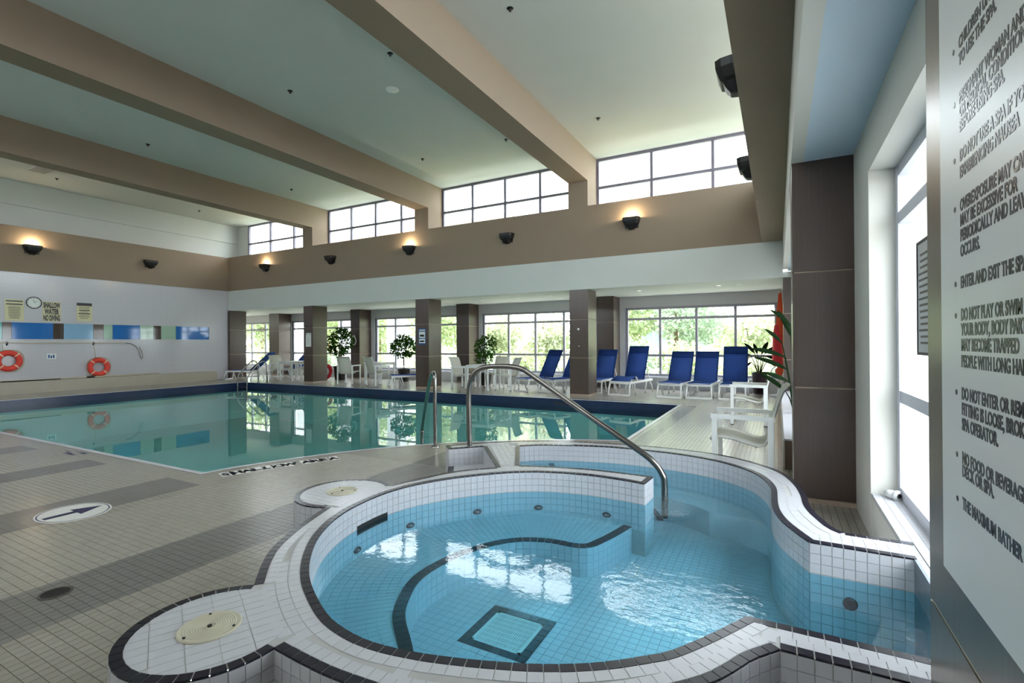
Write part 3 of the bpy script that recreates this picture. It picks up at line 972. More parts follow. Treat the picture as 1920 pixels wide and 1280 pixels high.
# the two round pods: tiles laid in straight courses, clipped to the rim
main_c = Vector((-1.15, 2.44))
for i, (c, r) in enumerate(PODS):
    ang = math.atan2(c[1] - main_c.y, c[0] - main_c.x)
    ux, uy = Vector((math.cos(ang), math.sin(ang))), Vector((-math.sin(ang), math.cos(ang)))
    cp = [(c[0] + (r - DW) * math.cos(2 * PI * j / 40), c[1] + (r - DW) * math.sin(2 * PI * j / 40)) for j in range(40)]
    for a in range(-4, 4):
        for b in range(-7, 7):
            q = [Vector(c) + ux * (a * .1 + x) + uy * (b * .05 + y) for x, y in ((G, G), (.1 - G, G), (.1 - G, .05 - G), (G, .05 - G))]
            pl = clip(q, cp)
            if len(pl) < 3 or area(pl) < 3e-4:
                continue
            cc = sum(pl, Vector((0, 0))) / len(pl)
            if (cc - main_c).length < 1.36 or inside(cc, IN_L):
                continue
            CURB.put(MB().prism([tuple(p) for p in pl], zt0, zt1 - .0002, False), 'wtile')
    lid = obj('skimmer_lid', MB().lathe([(0, .004), (.018, .004), (.02, .007)] + [(.02 + j * .008 + d_, .007 - (.002 if d_ else 0)) for j in range(9) for d_ in (0, .004)] + [(.1, .007), (.104, .004), (.104, -.002)], (c[0] - ux.x * -.02, c[1] - ux.y * -.02, ZC), 40), 'lid', tub, smooth=False, world=True)
    for j in range(3):
        t = 2 * PI * j / 3 + .5
        obj('screw', MB().disc((c[0] + ux.x * .02 + .088 * math.cos(t), c[1] + ux.y * .02 + .088 * math.sin(t)), .005, ZC + .005, ZC + .009, 8), 'black', lid).location = -tub.location
    obj('finger_hole', MB().disc((c[0] + ux.x * .02, c[1] + ux.y * .02), .008, ZC + .002, ZC + .0085, 10), 'black', lid).location = -tub.location
# wide tiled landing between the step recess and the stair well: straight courses
LQ = [(-2.60, 4.26), (-2.10, 3.60), (-1.97, 3.66), (-2.335, 4.375), (-2.47, 4.42)]
for a in range(-14, 14):
    for b in range(-8, 8):
        ux = Vector((.6, -.8)); uy = Vector((.8, .6))
        q = [Vector((-2.3, 4.0)) + ux * (a * .1 + x) + uy * (b * .05 + y) for x, y in ((G, G), (.1 - G, G), (.1 - G, .05 - G), (G, .05 - G))]
        pl = clip(q, LQ if area(LQ) else LQ)
        if len(pl) < 3:
            pl = clip(q, LQ[::-1])
        if len(pl) >= 3 and area(pl) > 3e-4:
            c = sum(pl, Vector((0, 0))) / len(pl)
            if ok_white(c):
                CURB.put(MB().prism([tuple(p) for p in pl], zt0, zt1 - .0006, False), 'wtile')
# inside wall tiles
top = ZC - .008
wall_tiles(INNER[2], -1, 10, top)
wall_tiles(INNER[3], -1, 10, top)
wall_tiles(INNER[7][:int(len(INNER[7]) * .6)], -1, 7, top)
wall_tiles(INNER[6], -1, 9, top)
wall_tiles(INNER[4], -1, 6, top)
# outside wall tiles that show
for k_ in (1, 3, 4, 5, 9, 10, 11, 7, 8):
    wall_tiles(OUTER[k_], 1, 6, top)
# bench with dark nosing
BE = [(-.95, 1.30), (-1.1, 1.40), (-1.3, 1.58), (-1.484, 1.758), (-1.629, 1.885), (-1.709, 1.981), (-1.785, 2.121), (-1.825, 2.22), (-1.845, 2.34), (-1.838, 2.48), (-1.815, 2.61), (-1.782, 2.715), (-1.701, 2.881),
      (-1.607, 2.994), (-1.516, 3.052), (-1.384, 3.095), (-1.253, 3.096), (-1.185, 3.105), (-1.108, 3.15), (-1.06, 3.27), (-1.01, 3.44), (-.965, 3.64)]
bseg = curve(BE, TP, 2)
bench_poly = bseg + [p for p in INNER[7][1:int(len(INNER[7]) * .72)]]
bm_ = MB()
region(bench_poly, [], ZB - .004, bm_)
obj('bench', bm_, 'wetgrout', tub, world=True)
rb = MB()
for i in range(len(bseg) - 1):
    a, b = bseg[i], bseg[i + 1]
    rb.add([(a.x, a.y, ZF - .01), (b.x, b.y, ZF - .01), (b.x, b.y, ZB), (a.x, a.y, ZB)], [(0, 1, 2, 3)])
obj('bench_riser', rb, 'wetgrout', tub, world=True)
UNDER = Pieces('bench_tile', 'bench_tile_field', tub)
sidebench = -1
strip_tiles(bseg, sidebench, -.004, .062, ZB - .008, ZB, EDGE, 'dtile', None, 3)
wall_tiles(bseg, 1, 4, ZB - .004, 'wtile', 2)
for r in range(0, 13):
    strip_tiles(INNER[7][:int(len(INNER[7]) * .72)], -1, .004 + r * TP, .004 + (r + 1) * TP, ZB - .008, ZB - .001, UNDER, 'wtile',
                lambda c: inside(c, bench_poly) and min((c - p).length for p in bseg) > .075)
UNDER.done()
# bench and entry steps on the far side, behind the dividing wall
far_b = offs(INNER[3], 0)
fb = INNER[3][22:]
nn = normals(fb)
ib = [p - n_ * .30 * min(1, (i_ - .6) / 9) for i_, (p, n_) in enumerate(zip(fb, nn))]
ib2 = [p for p in ib]
fbp = fb + ib2[::-1]
fm = MB()
for i in range(len(fb) - 1):
    if (fb[i] - ib2[i]).length > .01:
        a, b, c, d_ = fb[i], fb[i + 1], ib2[i + 1], ib2[i]
        fm.add([(a.x, a.y, ZB), (b.x, b.y, ZB), (c.x, c.y, ZB), (d_.x, d_.y, ZB), (c.x, c.y, ZF - .05), (d_.x, d_.y, ZF - .05)], [(0, 3, 2, 1), (3, 5, 4, 2)])
obj('bench', fm, 'wtile', tub, world=True)
st0, st1 = Vector((-2.29, 4.38)), Vector((-1.925, 3.675))
dirn = Vector((.889, .458))
for i, (w0, w1, z) in enumerate([(0, .34, .138), (.34, .64, .06), (.64, .94, -.04), (.94, 1.2, -.13)]):
    a, b = st0 + dirn * w0 + Vector((-.1, .3)) * 0, st1 + dirn * w0
    c, d_ = st1 + dirn * w1, st0 + dirn * w1
    s_ = obj('step', MB().prism([tuple(a), tuple(b), tuple(c), tuple(d_)], ZF - .1, z), 'wtile', tub, world=True)
    e0, e1 = d_ - dirn * .045, c - dirn * .045
    obj('step_nosing', MB().prism([tuple(e0), tuple(e1), tuple(c + dirn * .003), tuple(d_ + dirn * .003)], z - .02, z + .003), 'dtile', s_).location = -tub.location
# floor tiles and main drain
FT = Pieces('floor_tile', 'floor_tile_field', tub)
gx0, gx1, gy0, gy1 = -1.5, -1.1, 2.14, 2.54
for i in range(-42, 12):
    for j in range(26, 92):
        x, y = i * .05, j * .05
        c = Vector((x + .025, y + .025))
        if not inside(c, IN_L) or inside(c, bench_poly) or (gx0 < c.x < gx1 and gy0 < c.y < gy1):
            continue
        FT.put(MB().prism([(x + G, y + G), (x + .05 - G, y + G), (x + .05 - G, y + .05 - G), (x + G, y + .05 - G)], ZF - .008, ZF, False), 'wtile', 0 if c.y < 3 else 50)
FT.done()
for i in range(8):
    for (x0, x1, y0, y1) in ((gx0 + i * .05, gx0 + i * .05 + .05, gy0, gy0 + .05), (gx0 + i * .05, gx0 + i * .05 + .05, gy1 - .05, gy1)):
        EDGE.put(MB().box(x0 + G, x1 - G, y0 + G, y1 - G, ZF - .008, ZF + .002), 'dtile')
for i in range(1, 7):
    for (x0, x1) in ((gx0, gx0 + .05), (gx1 - .05, gx1)):
        EDGE.put(MB().box(x0 + G, x1 - G, gy0 + i * .05 + G, gy0 + i * .05 + .05 - G, ZF - .008, ZF + .002), 'dtile')
dr = obj('drain_grate', MB().box(gx0 + .05, gx1 - .05, gy0 + .05, gy1 - .05, ZF - .02, ZF - .012), 'black', tub, world=True)
gb = MB().box(gx0 + .052, gx1 - .052, gy0 + .052, gy0 + .066, ZF - .012, ZF + .001).box(gx0 + .052, gx1 - .052, gy1 - .066, gy1 - .052, ZF - .012, ZF + .001)
gb.box(gx0 + .052, gx0 + .07, gy0 + .052, gy1 - .052, ZF - .012, ZF + .001).box(gx1 - .07, gx1 - .052, gy0 + .052, gy1 - .052, ZF - .012, ZF + .001)
for i in range(21):
    gb.box(gx0 + .074 + i * .0125, gx0 + .078 + i * .0125, gy0 + .06, gy1 - .06, ZF - .012, ZF)
for j in range(1, 7):
    gb.box(gx0 + .06, gx1 - .06, gy0 + .06 + j * .04, gy0 + .066 + j * .04, ZF - .012, ZF - .001)
obj('grate_bar', gb, 'resin', dr).location = -tub.location
EDGE.done(); CURB.done(); WALL.done()
# step recess where the rail stands
NO = [(-2.06, 3.53), (-2.6, 4.2), (-2.845, 3.945), (-2.36, 3.20), (-2.2, 3.40)]
ns = obj('recess_step', MB().prism(NO, 0, .14), 'wtile', tub, world=True)
e = (Vector((-2.36, 3.20)) - Vector((-2.845, 3.945))).normalized()
pe = Vector((-e.y, e.x))
q = [Vector((-2.845, 3.945)), Vector((-2.36, 3.20))]
obj('step_nosing', MB().prism([tuple(q[0] - pe * .004), tuple(q[1] - pe * .004), tuple(q[1] + pe * .05), tuple(q[0] + pe * .05)], .12, .144), 'dtile', ns).location = -tub.location
# near step recess at the wall side
obj('recess_step', MB().box(.0, .55, 1.45, 1.88, 0, .10), 'wtile', tub, world=True)
# steel plate closing the wall end of the bay
obj('steel_plate', MB().box(.562, .575, 2.06, 2.95, -.3, ZC - .002), 'plate', tub, world=True)
# jets: dark rings with a pale nozzle in the wall, below the water line
def on_wall(seg, px, py, z):
    best = None
    nn = normals(seg)
    for i, p in enumerate(seg):
        d_ = Vector((p.x, p.y, z - EYE))
        u = 960 + F_PX * d_.dot(r2) / d_.dot(fw)
        e_ = abs(u - px)
        if best is None or e_ < best[0]:
            best = (e_, p, -nn[i])
    return best[1], best[2]
for px in (667, 771, 891, 1011, 1133):
    zj = .03
    p, nv = on_wall(INNER[7][:int(len(INNER[7]) * .55)], px, 0, zj)
    q = Quaternion(Vector((0, 0, 1)).rotation_difference(Vector((nv.x, nv.y, 0))))
    j = MB().lathe([(.012, .012), (.026, .014), (.034, .008), (.036, 0)], seg=20)
    sq = lambda v: Vector((v.x, v.y, v.z * .55))
    j.v = [tuple(sq(q @ Vector(v)) + Vector((p.x, p.y, zj)) + Vector((nv.x, nv.y, 0)) * .003) for v in j.v]
    jo = obj('jet', j, 'black', tub, True, world=True)
    j2 = MB().lathe([(0, .014), (.011, .015), (.013, .006)], seg=14)
    j2.v = [tuple(sq(q @ Vector(v)) + Vector((p.x, p.y, zj)) + Vector((nv.x, nv.y, 0)) * .003) for v in j2.v]
    obj('nozzle', j2, 'plate', jo, True).location = -tub.location
j = MB().lathe([(0, .012), (.02, .014), (.03, .008), (.032, 0)], seg=16)
j.v = [(.31 + v[0], 2.952 - v[2], .04 + v[1]) for v in j.v]
obj('jet', j, 'black', tub, True, world=True)
# skimmer mouth in the bowl wall
sk = MB()
seg = [p for p in INNER[7] if 2.27 < p.y < 2.64 and p.x < -2]
nn = normals(seg)
for i in range(len(seg) - 1):
    a, b = seg[i] - nn[i] * .006, seg[i + 1] - nn[i + 1] * .006
    sk.add([(a.x, a.y, .12), (b.x, b.y, .12), (b.x, b.y, .18), (a.x, a.y, .18)], [(3, 2, 1, 0)])
obj('skimmer_mouth', sk, 'black', tub, world=True)
sw = region(IN_L, [], ZW)
tag(obj('spa_water', sw, 'spawater'), 'clear blue rippling water in the hot tub', 'water', kind='stuff')

# ================================================================== RAILS
def rail(name, label, path, r, flange=None, n=6):
    P = [Vector(p) for p in path]
    out = []
    for i in range(len(P) - 1):
        a, b, c, d_ = P[max(i - 1, 0)], P[i], P[i + 1], P[min(i + 2, len(P) - 1)]
        for s in range(n):
            t = s / n
            out.append(0.5 * ((2 * b) + (c - a) * t + (2 * a - 5 * b + 4 * c - d_) * t * t + (3 * b - a - 3 * c + d_) * t ** 3))
    out.append(P[-1])
    t = thing(name, label, 'handrail', tuple(P[0]))
    obj('rail_tube', MB().tube(out, r, 14), 'steel', t, True, world=True)
    for f in flange or []:
        obj('flange', MB().lathe([(r, .03), (r * 1.5, .028), (r * 2.3, .012), (r * 2.4, 0)], f, 24), 'steel', t, True, world=True)
    return t
rail('handrail', 'long bent steel handrail sloping down into the hot tub', [(-2.735, 4.159, .14), (-2.745, 4.159, .45), (-2.748, 4.159, .86), (-2.70, 4.159, 1.02), (-2.60, 4.16, 1.10), (-2.45, 4.16, 1.122), (-2.27, 4.162, 1.122),
     (-2.14, 4.162, 1.10), (-2.025, 4.163, 1.037), (-1.5, 4.166, .712), (-1.03, 4.169, .428), (-.905, 4.17, .335), (-.85, 4.17, .26), (-.83, 4.17, .18), (-.83, 4.17, -.1)], .026, [(-2.735, 4.159, .14)])
rail('handrail', 'curved steel grab rail between hot tub and pool', [(-3.93, 5.15, 0), (-3.93, 5.15, .45), (-3.932, 5.152, .85), (-3.97, 5.19, .95), (-4.06, 5.27, .945), (-4.24, 5.43, .80), (-4.72, 5.88, .12), (-4.78, 5.94, -.02), (-4.79, 5.95, -.35)], .024, [(-3.93, 5.15, 0)])
L1 = [(-16.24, 11.06, 0), (-16.245, 11.05, .4), (-16.25, 11.03, .68), (-16.29, 10.95, .77), (-16.36, 10.84, .72), (-16.53, 10.6, .38), (-16.575, 10.53, .2), (-16.58, 10.52, -.1), (-16.58, 10.52, -.5)]
ld = rail('pool_ladder', 'steel pool ladder rails at the far corner beside a blue lounger', L1, .022, [(-16.24, 11.06, 0)])
ld['category'] = 'pool ladder'
L2 = [(x + .5 + (.17 if y < 10.7 else .1 * (11.06 - y)), y - (.1 if y < 10.7 else 0), z) for x, y, z in L1]
obj('rail_tube', MB().tube([Vector(p) for p in L2], .022, 12), 'steel', ld, True, world=True)
obj('flange', MB().lathe([(.022, .03), (.05, .012), (.052, 0)], L2[0], 20), 'steel', ld, True, world=True)
for z, i in ((.1, 6), (-.12, 7)):
    obj('rung', MB().bar((L1[7][0], L1[7][1], z), (L2[7][0], L2[7][1], z), .06, .02), 'steel', ld, world=True)
obj('cross_bar', MB().tube([(-16.24, 11.05, .22), (-16.4, 10.8, .22), (-16.575, 10.53, .22)], .014, 8), 'steel', ld, True, world=True)

# ================================================================== FURNITURE
def make_chaise(label, group, ang=57, L=.85, wedge=False):
    t = thing('lounge_chair', label, 'lounge chair', (0, 0, 0), 0, group)
    w = .27
    for s in (-1, 1):
        obj('side_rail', MB().bar((s * w, 0.02, .325), (s * w, 1.5, .325), .04, .055), 'resin', t)
        obj('leg', MB().tube([(s * (w + .02), -.04, 0), (s * (w + .01), -.01, .18), (s * w, .05, .32)], .022, 8), 'resin', t, True)
        for y0, y1 in ((.98, 1.12), (1.5, 1.32)):
            obj('leg', MB().tube([(s * (w + .015), y0, 0), (s * (w + .012), (y0 * .75 + y1 * .25), .14), (s * w, (y0 * .3 + y1 * .7), .26), (s * w, y1, .32)], .02, 8), 'resin', t, True)
        obj('leg', MB().tube([(s * (w - .01), .42, 0), (s * (w - .005), .36, .15), (s * w, .3, .32)], .018, 8), 'resin', t, True)
    obj('foot_bar', MB().bar((-w - .02, -.04, .022), (w + .02, -.04, .022), .04, .044), 'resin', t)
    obj('end_bar', MB().bar((-w, .03, .325), (w, .03, .325), .045, .06), 'resin', t)
    obj('end_bar', MB().bar((-w, 1.48, .325), (w, 1.48, .325), .04, .05), 'resin', t)
    if wedge:
        prof = [(.04, .365), (.2, .42), (.4, .47), (.56, .43), (.7, .375), (.95, .365)]
        for s in (-1, 1):
            obj('prop', MB().bar((s * w, .52, .345), (s * w, .42, .46), .025, .025), 'resin', t)
    else:
        prof = [(.0, .345), (.06, .368), (.3, .36), (.6, .355), (.95, .365)]
    obj('seat_sling', MB().sheet([[(-w + .01, y, z), (0, y, z - .012), (w - .01, y, z)] for y, z in prof], .008), 'bluesling', t, True)
    a = math.radians(ang)
    dy, dz = math.cos(a), math.sin(a)
    rows = [[(-w + .0, .95 + dy * d_, .37 + dz * d_), (0, .95 + dy * d_ + .025, .37 + dz * d_ - .01), (w, .95 + dy * d_, .37 + dz * d_)] for d_ in (0, L * .33, L * .66, L)]
    bk = obj('back_sling', MB().sheet(rows, .008), 'bluesling', t, True)
    h0, h1 = L * .78, L
    obj('head_pocket', MB().sheet([[(-w + .0, .95 + dy * d_ - .012, .37 + dz * d_ + .006), (0, .95 + dy * d_ + .012, .37 + dz * d_), (w, .95 + dy * d_ - .012, .37 + dz * d_ + .006)] for d_ in (h0, h1)], .006), 'bluedark', bk, True)
    for s in (-1, 1):
        obj('back_post', MB().bar((s * w, .93, .35), (s * w, .95 + dy * L, .37 + dz * L), .022, .022), 'bluedark', t)
        obj('back_strut', MB().bar((s * w * .92, 1.38, .34), (s * w * .92, .95 + dy * L * .4, .37 + dz * L * .4), .016, .016), 'resin', t)
    obj('back_bar', MB().bar((-w, .95 + dy * L, .37 + dz * L), (w, .95 + dy * L, .37 + dz * L), .022, .022), 'bluedark', t)
    return t
gl_ = 'blue loungers along the garden windows'
low = make_chaise('blue lounger second from the brown column, in the row facing the pool', gl_, 60, .83)
low.location = (-2.32, 12.25, 0); low.rotation_euler = (0, 0, math.radians(-5))
dup(low, (-1.65, 12.33, 0), math.radians(-2), 'blue lounger in the row facing the pool, third from the brown column', gl_)
hi_ = make_chaise('tall backed blue lounger next to the potted broad leaved plant', gl_, 70, .90)
hi_.location = (-.93, 12.38, 0); hi_.rotation_euler = (0, 0, math.radians(0))
we = make_chaise('blue lounger with raised knee section beside the brown column', gl_, 68, .93, True)
we.location = (-3.54, 12.25, 0); we.rotation_euler = (0, 0, math.radians(-9))
tl = make_chaise('steeply tilted blue lounger, left one of the pair beside the poolside column', gl_, 62, .86)
tl.location = (-6.27, 12.15, 0); tl.rotation_euler = (0, 0, math.radians(-22))
dup(tl, (-5.52, 12.18, 0), math.radians(-20), 'blue lounger of the tilted pair, the one touching the poolside column', gl_)
dup(tl, (-4.36, 12.5, 0), math.radians(-2), 'blue lounger almost hidden between the two brown columns', gl_)
dup(tl, (-10.72, 11.75, 0), math.radians(-40), 'blue lounger half hidden behind the column with the blue sign', gl_)
md = make_chaise('blue lounger at the far corner of the pool beside the ladder', gl_, 42, .98)
md.location = (-18.72, 11.55, 0); md.rotation_euler = (0, 0, math.radians(-62))
dup(md, (-18.2, 13.25, 0), math.radians(-80), 'blue lounger lying sideways by the windows, behind the corner lounger', gl_)

def make_chair(label, group):
    """sling arm chair, facing -x"""
    t = thing('patio_chair', label, 'chair', (0, 0, 0), 0, group)
    for s in (-1, 1):
        y = s * .27
        obj('leg', MB().box(-.28, -.235, y - .014, y + .014, 0, .612), 'chairwhite', t)
        obj('leg', MB().box(.20, .25, y - .014, y + .014, 0, .612), 'chairwhite', t)
        obj('armrest', MB().box(-.29, .26, y - .022, y + .022, .612, .652), 'chairwhite', t)
        rail_ = [(-.30, .40), (-.26, .435), (-.1, .425), (.05, .385), (.12, .37), (.175, .385), (.20, .44), (.235, .6), (.285, .78), (.33, .9), (.37, .93)]
        obj('side_rail', MB().tube([(x, s * .235, z) for x, z in rail_], .014, 8), 'chairgrey', t, True)
        obj('glide', MB().box(-.283, -.232, y - .016, y + .016, -.0, .012), 'black', t)
        obj('glide', MB().box(.197, .253, y - .016, y + .016, 0, .012), 'black', t)
        obj('bracket', MB().bar((-.26, s * .265, .43), (-.26, s * .23, .43), .03, .03), 'chairwhite', t)
        obj('bracket', MB().bar((.225, s * .265, .55), (.225, s * .23, .55), .03, .03), 'chairwhite', t)
    sp = [(-.295, .41), (-.26, .445), (-.18, .445), (-.08, .43), (.04, .395), (.12, .38), (.17, .395), (.195, .45), (.215, .54), (.245, .65), (.28, .78), (.32, .885), (.365, .935), (.385, .93)]
    obj('sling', MB().sheet([[(x, -.235, z), (x + .006, -.1, z - .006), (x + .006, .1, z - .006), (x, .235, z)] for x, z in sp], .006), 'sling', t, True)
    obj('crossbar', MB().tube([(.1, -.235, .36), (.1, .235, .36)], .012, 8), 'chairgrey', t, True)
    return t
gc = 'white sling patio chairs'
ch = make_chair('white sling chair standing beside the hot tub curb', gc)
ch.location = (-.285, 5.375, 0)
dup(ch, (-.40, 9.0, 0), 0, 'white sling chair farther along the deck past the hot tub chair', gc)
def R(d): return math.radians(d)
for x, y, a, lab in [(-16.74, 12.3, 178, 'white sling chair at the table set farthest from the hot tub, beside the pool ladder'),
                     (-15.28, 12.42, 2, 'white sling chair at the farthest table set, partly behind the column with white notice'),
                     (-16.0, 13.12, 88, 'white sling chair on the window side of the farthest table set'),
                     (-12.62, 11.85, -75, 'white sling chair with its back to the pool, beside the black pot'),
                     (-11.35, 11.85, -105, 'white sling chair with its back to the pool, nearer the column with blue sign'),
                     (-8.32, 12.3, 180, 'white sling chair beside the slim column at the third table'),
                     (-6.86, 12.4, 3, 'white sling chair at the third table, on the lounger side'),
                     (-7.6, 13.08, 88, 'white sling chair at the third table, in front of the leafy ficus')]:
    dup(ch, (x, y, 0), R(a), lab, gc)
def make_table(label):
    t = thing('patio_table', label, 'table', (0, 0, 0), 0, 'white patio tables')
    obj('table_top', MB().box(-.38, .38, -.38, .38, .69, .715), 'chairwhite', t)
    obj('apron', MB().box(-.36, .36, -.36, -.335, .63, .69).box(-.36, .36, .335, .36, .63, .69).box(-.36, -.335, -.335, .335, .63, .69).box(.335, .36, -.335, .335, .63, .69), 'chairwhite', t)
    for sx in (-1, 1):
        for sy in (-1, 1):
            obj('leg', MB().box(sx * .34 - .022, sx * .34 + .022, sy * .34 - .022, sy * .34 + .022, 0, .64), 'chairwhite', t)
    return t
tb = make_table('white square patio table farthest away, near the pool ladder')
tb.location = (-16.0, 12.35, 0)
dup(tb, (-12.0, 12.65, 0), R(4), 'white square patio table between the two chairs turned from the pool')
dup(tb, (-7.6, 12.3, 0), R(0), 'white square patio table behind the steel handrail')

# ================================================================== PLANTS
def leaf_quad(mb, p, d, w, l, nrm):
    s = d.cross(nrm).normalized() * w
    n_ = nrm.normalized() * w * .35
    mb.add([p, p + d * l * .5 + s + n_, p + d * l, p + d * l * .5 - s + n_, p + d * l * .5], [(0, 1, 4), (1, 2, 4), (2, 3, 4), (3, 0, 4)])
def rdir():
    z = rnd.uniform(-1, 1); a = rnd.uniform(0, 2 * PI); r = math.sqrt(1 - z * z)
    return Vector((r * math.cos(a), r * math.sin(a), z))
def blob(mb, c, rad, n, size, shell=.45):
    c = Vector(c)
    for _ in range(n):
        d = rdir()
        p = c + Vector((d.x * rad[0], d.y * rad[1], d.z * rad[2])) * (shell + (1 - shell) * rnd.random() ** .6)
        leaf_quad(mb, p, (d + rdir() * .9).normalized(), size * rnd.uniform(.25, .4), size * rnd.uniform(.8, 1.3), rdir())
def ficus(label, x, y, blobs, pot_r, pot_h, potmat, h_trunk, mat='leaf', size=.1, n=260, ztr=None):
    t = thing('potted_ficus', label, 'plant', (x, y, 0), 0, 'potted ficus trees')
    obj('pot', MB().lathe([(0, .0), (pot_r * .72, 0), (pot_r * .8, .03), (pot_r * .98, pot_h * .9), (pot_r * 1.05, pot_h * .92), (pot_r * 1.05, pot_h), (pot_r * .92, pot_h), (pot_r * .9, pot_h - .05)], seg=24), potmat, t, True)
    obj('soil', MB().disc((0, 0), pot_r * .9, pot_h - .06, pot_h - .045, 20), 'soil', t)
    tr = MB()
    top = blobs[0][0]
    for k_ in range(3):
        a = 2 * PI * k_ / 3
        tr.tube([(.03 * math.cos(a), .03 * math.sin(a), pot_h - .06), (.02 * math.cos(a + 1), .02 * math.sin(a + 1), h_trunk * .6), (top[0] * .5 + .02 * math.cos(a + 2), top[1] * .5 + .02 * math.sin(a + 2), h_trunk), (top[0] + .1 * math.cos(a), top[1] + .1 * math.sin(a), top[2])], [.012, .011, .01, .005], 6)
    obj('trunk', tr, 'bark', t, True)
    f = MB()
    for c, rad in blobs:
        blob(f, c, rad, int(n * rad[0] * rad[2] * 9), size)
    tag(obj('foliage', f, mat, t), kind='stuff')
    return t
ficus('potted ficus with a split dark crown behind the column with white notice', -14.5, 13.2, [((.05, 0, 1.45), (.46, .4, .42)), ((-.6, 0, 1.38), (.24, .24, .3)), ((.1, 0, 1.72), (.3, .3, .2)), ((-.1, 0, 1.1), (.38, .3, .2))], .25, .52, 'pot', 1.1)
ficus('round headed ficus in a square black pot above the half hidden lounger', -11.75, 13.6, [((0, 0, 1.2), (.52, .42, .36)), ((-.05, 0, 1.45), (.32, .3, .2)), ((.3, 0, 1.15), (.28, .26, .26))], .22, .46, 'pot', .95)
ficus('bushy ficus by the slim column behind the third table', -8.3, 13.55, [((0, 0, 1.2), (.36, .34, .36)), ((-.05, 0, .85), (.28, .28, .25)), ((.12, 0, 1.42), (.28, .26, .16))], .2, .4, 'pot', .8, size=.075, n=420)

def broad_plant(label, x, y, z, leaves, pot):
    t = thing('potted_plant', label, 'plant', (x, y, z), 0)
    if pot:
        obj('pot', MB().lathe([(0, 0), (.13, 0), (.15, .02), (.17, .5), (.185, .51), (.185, .55), (.16, .55), (.155, .5)], seg=24), pot, t, True)
        obj('soil', MB().disc((0, 0), .155, .49, .5, 20), 'soil', t)
    z0 = .5 if pot else .0
    for (dx, dy, hz, lx, ly, lz, ln, wd) in leaves:
        b = Vector((dx, dy, hz))
        base = Vector((dx * .12, dy * .12, z0))
        st = MB().tube([base, base.lerp(b, .5) + Vector((0, 0, .05)), b], [.012, .01, .007], 6)
        lf = obj('stem', st, 'leafbig', t, True)
        d = Vector((lx, ly, lz)).normalized()
        s = d.cross(Vector((.25, -1, .35)))
        s = s.normalized() if s.length > .05 else Vector((1, 0, 0))
        nrm = s.cross(d)
        rows = []
        for i in range(9):
            u = i / 8
            w = wd * .72 * math.sin(PI * (u * .93 + .035)) ** .8
            c = b + d * ln * u - Vector((0, 0, 1)) * (.18 * ln * u * u)
            rows.append([c - s * w + nrm * w * .3, c, c + s * w + nrm * w * .3])
        obj('leaf', MB().sheet(rows, .003), 'leafbig', lf, True)
    return t
broad_plant('broad leaved plant in a plum pot beside the tall backed lounger', -.41, 13.95, .02,
            [(-.1, 0, 1.02, -.55, .1, .75, .42, .06), (-.2, -.05, .98, -.9, 0, .1, .25, .05), (.05, .05, 1.0, .3, .1, .8, .42, .07), (.12, -.02, 1.02, .8, 0, .65, .4, .07), (.15, .02, .95, .9, 0, -.2, .38, .06), (-.05, .1, 1.0, -.2, .2, .8, .36, .06), (.2, -.05, .85, .7, -.2, -.5, .3, .05), (-.18, 0, .8, -.6, -.3, -.4, .22, .04)], 'potplum')
broad_plant('long leaved plant rising from the ledge beside the dark column', .22, 8.1, .317,
            [(-.16, 0, 1.0, -.6, 0, .75, .35, .04), (-.12, 0, .8, -.95, 0, .45, .5, .05), (-.1, .1, .62, -.9, 0, .55, .5, .05), (-.05, 0, 1.1, -.3, .1, .9, .5, .05), (-.08, -.1, .45, -.8, -.1, .5, .4, .045), (0, 0, .9, .1, .2, .9, .55, .05), (-.12, .1, .3, -.7, .2, .7, .5, .05), (-.05, -.05, 1.25, -.5, 0, .6, .4, .045)], None)
# closed umbrella
um = thing('patio_umbrella', 'closed orange patio umbrella leaning in the corner', 'umbrella', (.03, 13.6, 0))
obj('pole', MB().tube([(0, 0, 0), (.0, 0, 1.2), (.03, 0, 2.62)], .02, 10), 'polew', um, True)
prof = [(.03, .5), (.07, .6), (.085, .9), (.075, 1.25), (.09, 1.6), (.06, 2.1), (.03, 2.5), (0, 2.58)]
cv = MB().lathe(prof, seg=24)
cv.v = [(x * (1 + .35 * math.sin(6 * math.atan2(y, x) + 3 * z)) * .9 + .012 * z, y * (1 + .35 * math.sin(6 * math.atan2(y, x) + 3 * z)), z) for x, y, z in cv.v]
obj('folded_canopy', cv, 'umb', um, True)
obj('strap', MB().lathe([(.1, .75), (.115, .85), (.1, 1.5), (.06, 1.75)], (-.035, -.02, 0), 20), 'umbred', um, True)
obj('base', MB().lathe([(0, .0), (.2, 0), (.2, .04), (.05, .07), (.03, .2)], seg=24), 'ext_white', um, True)

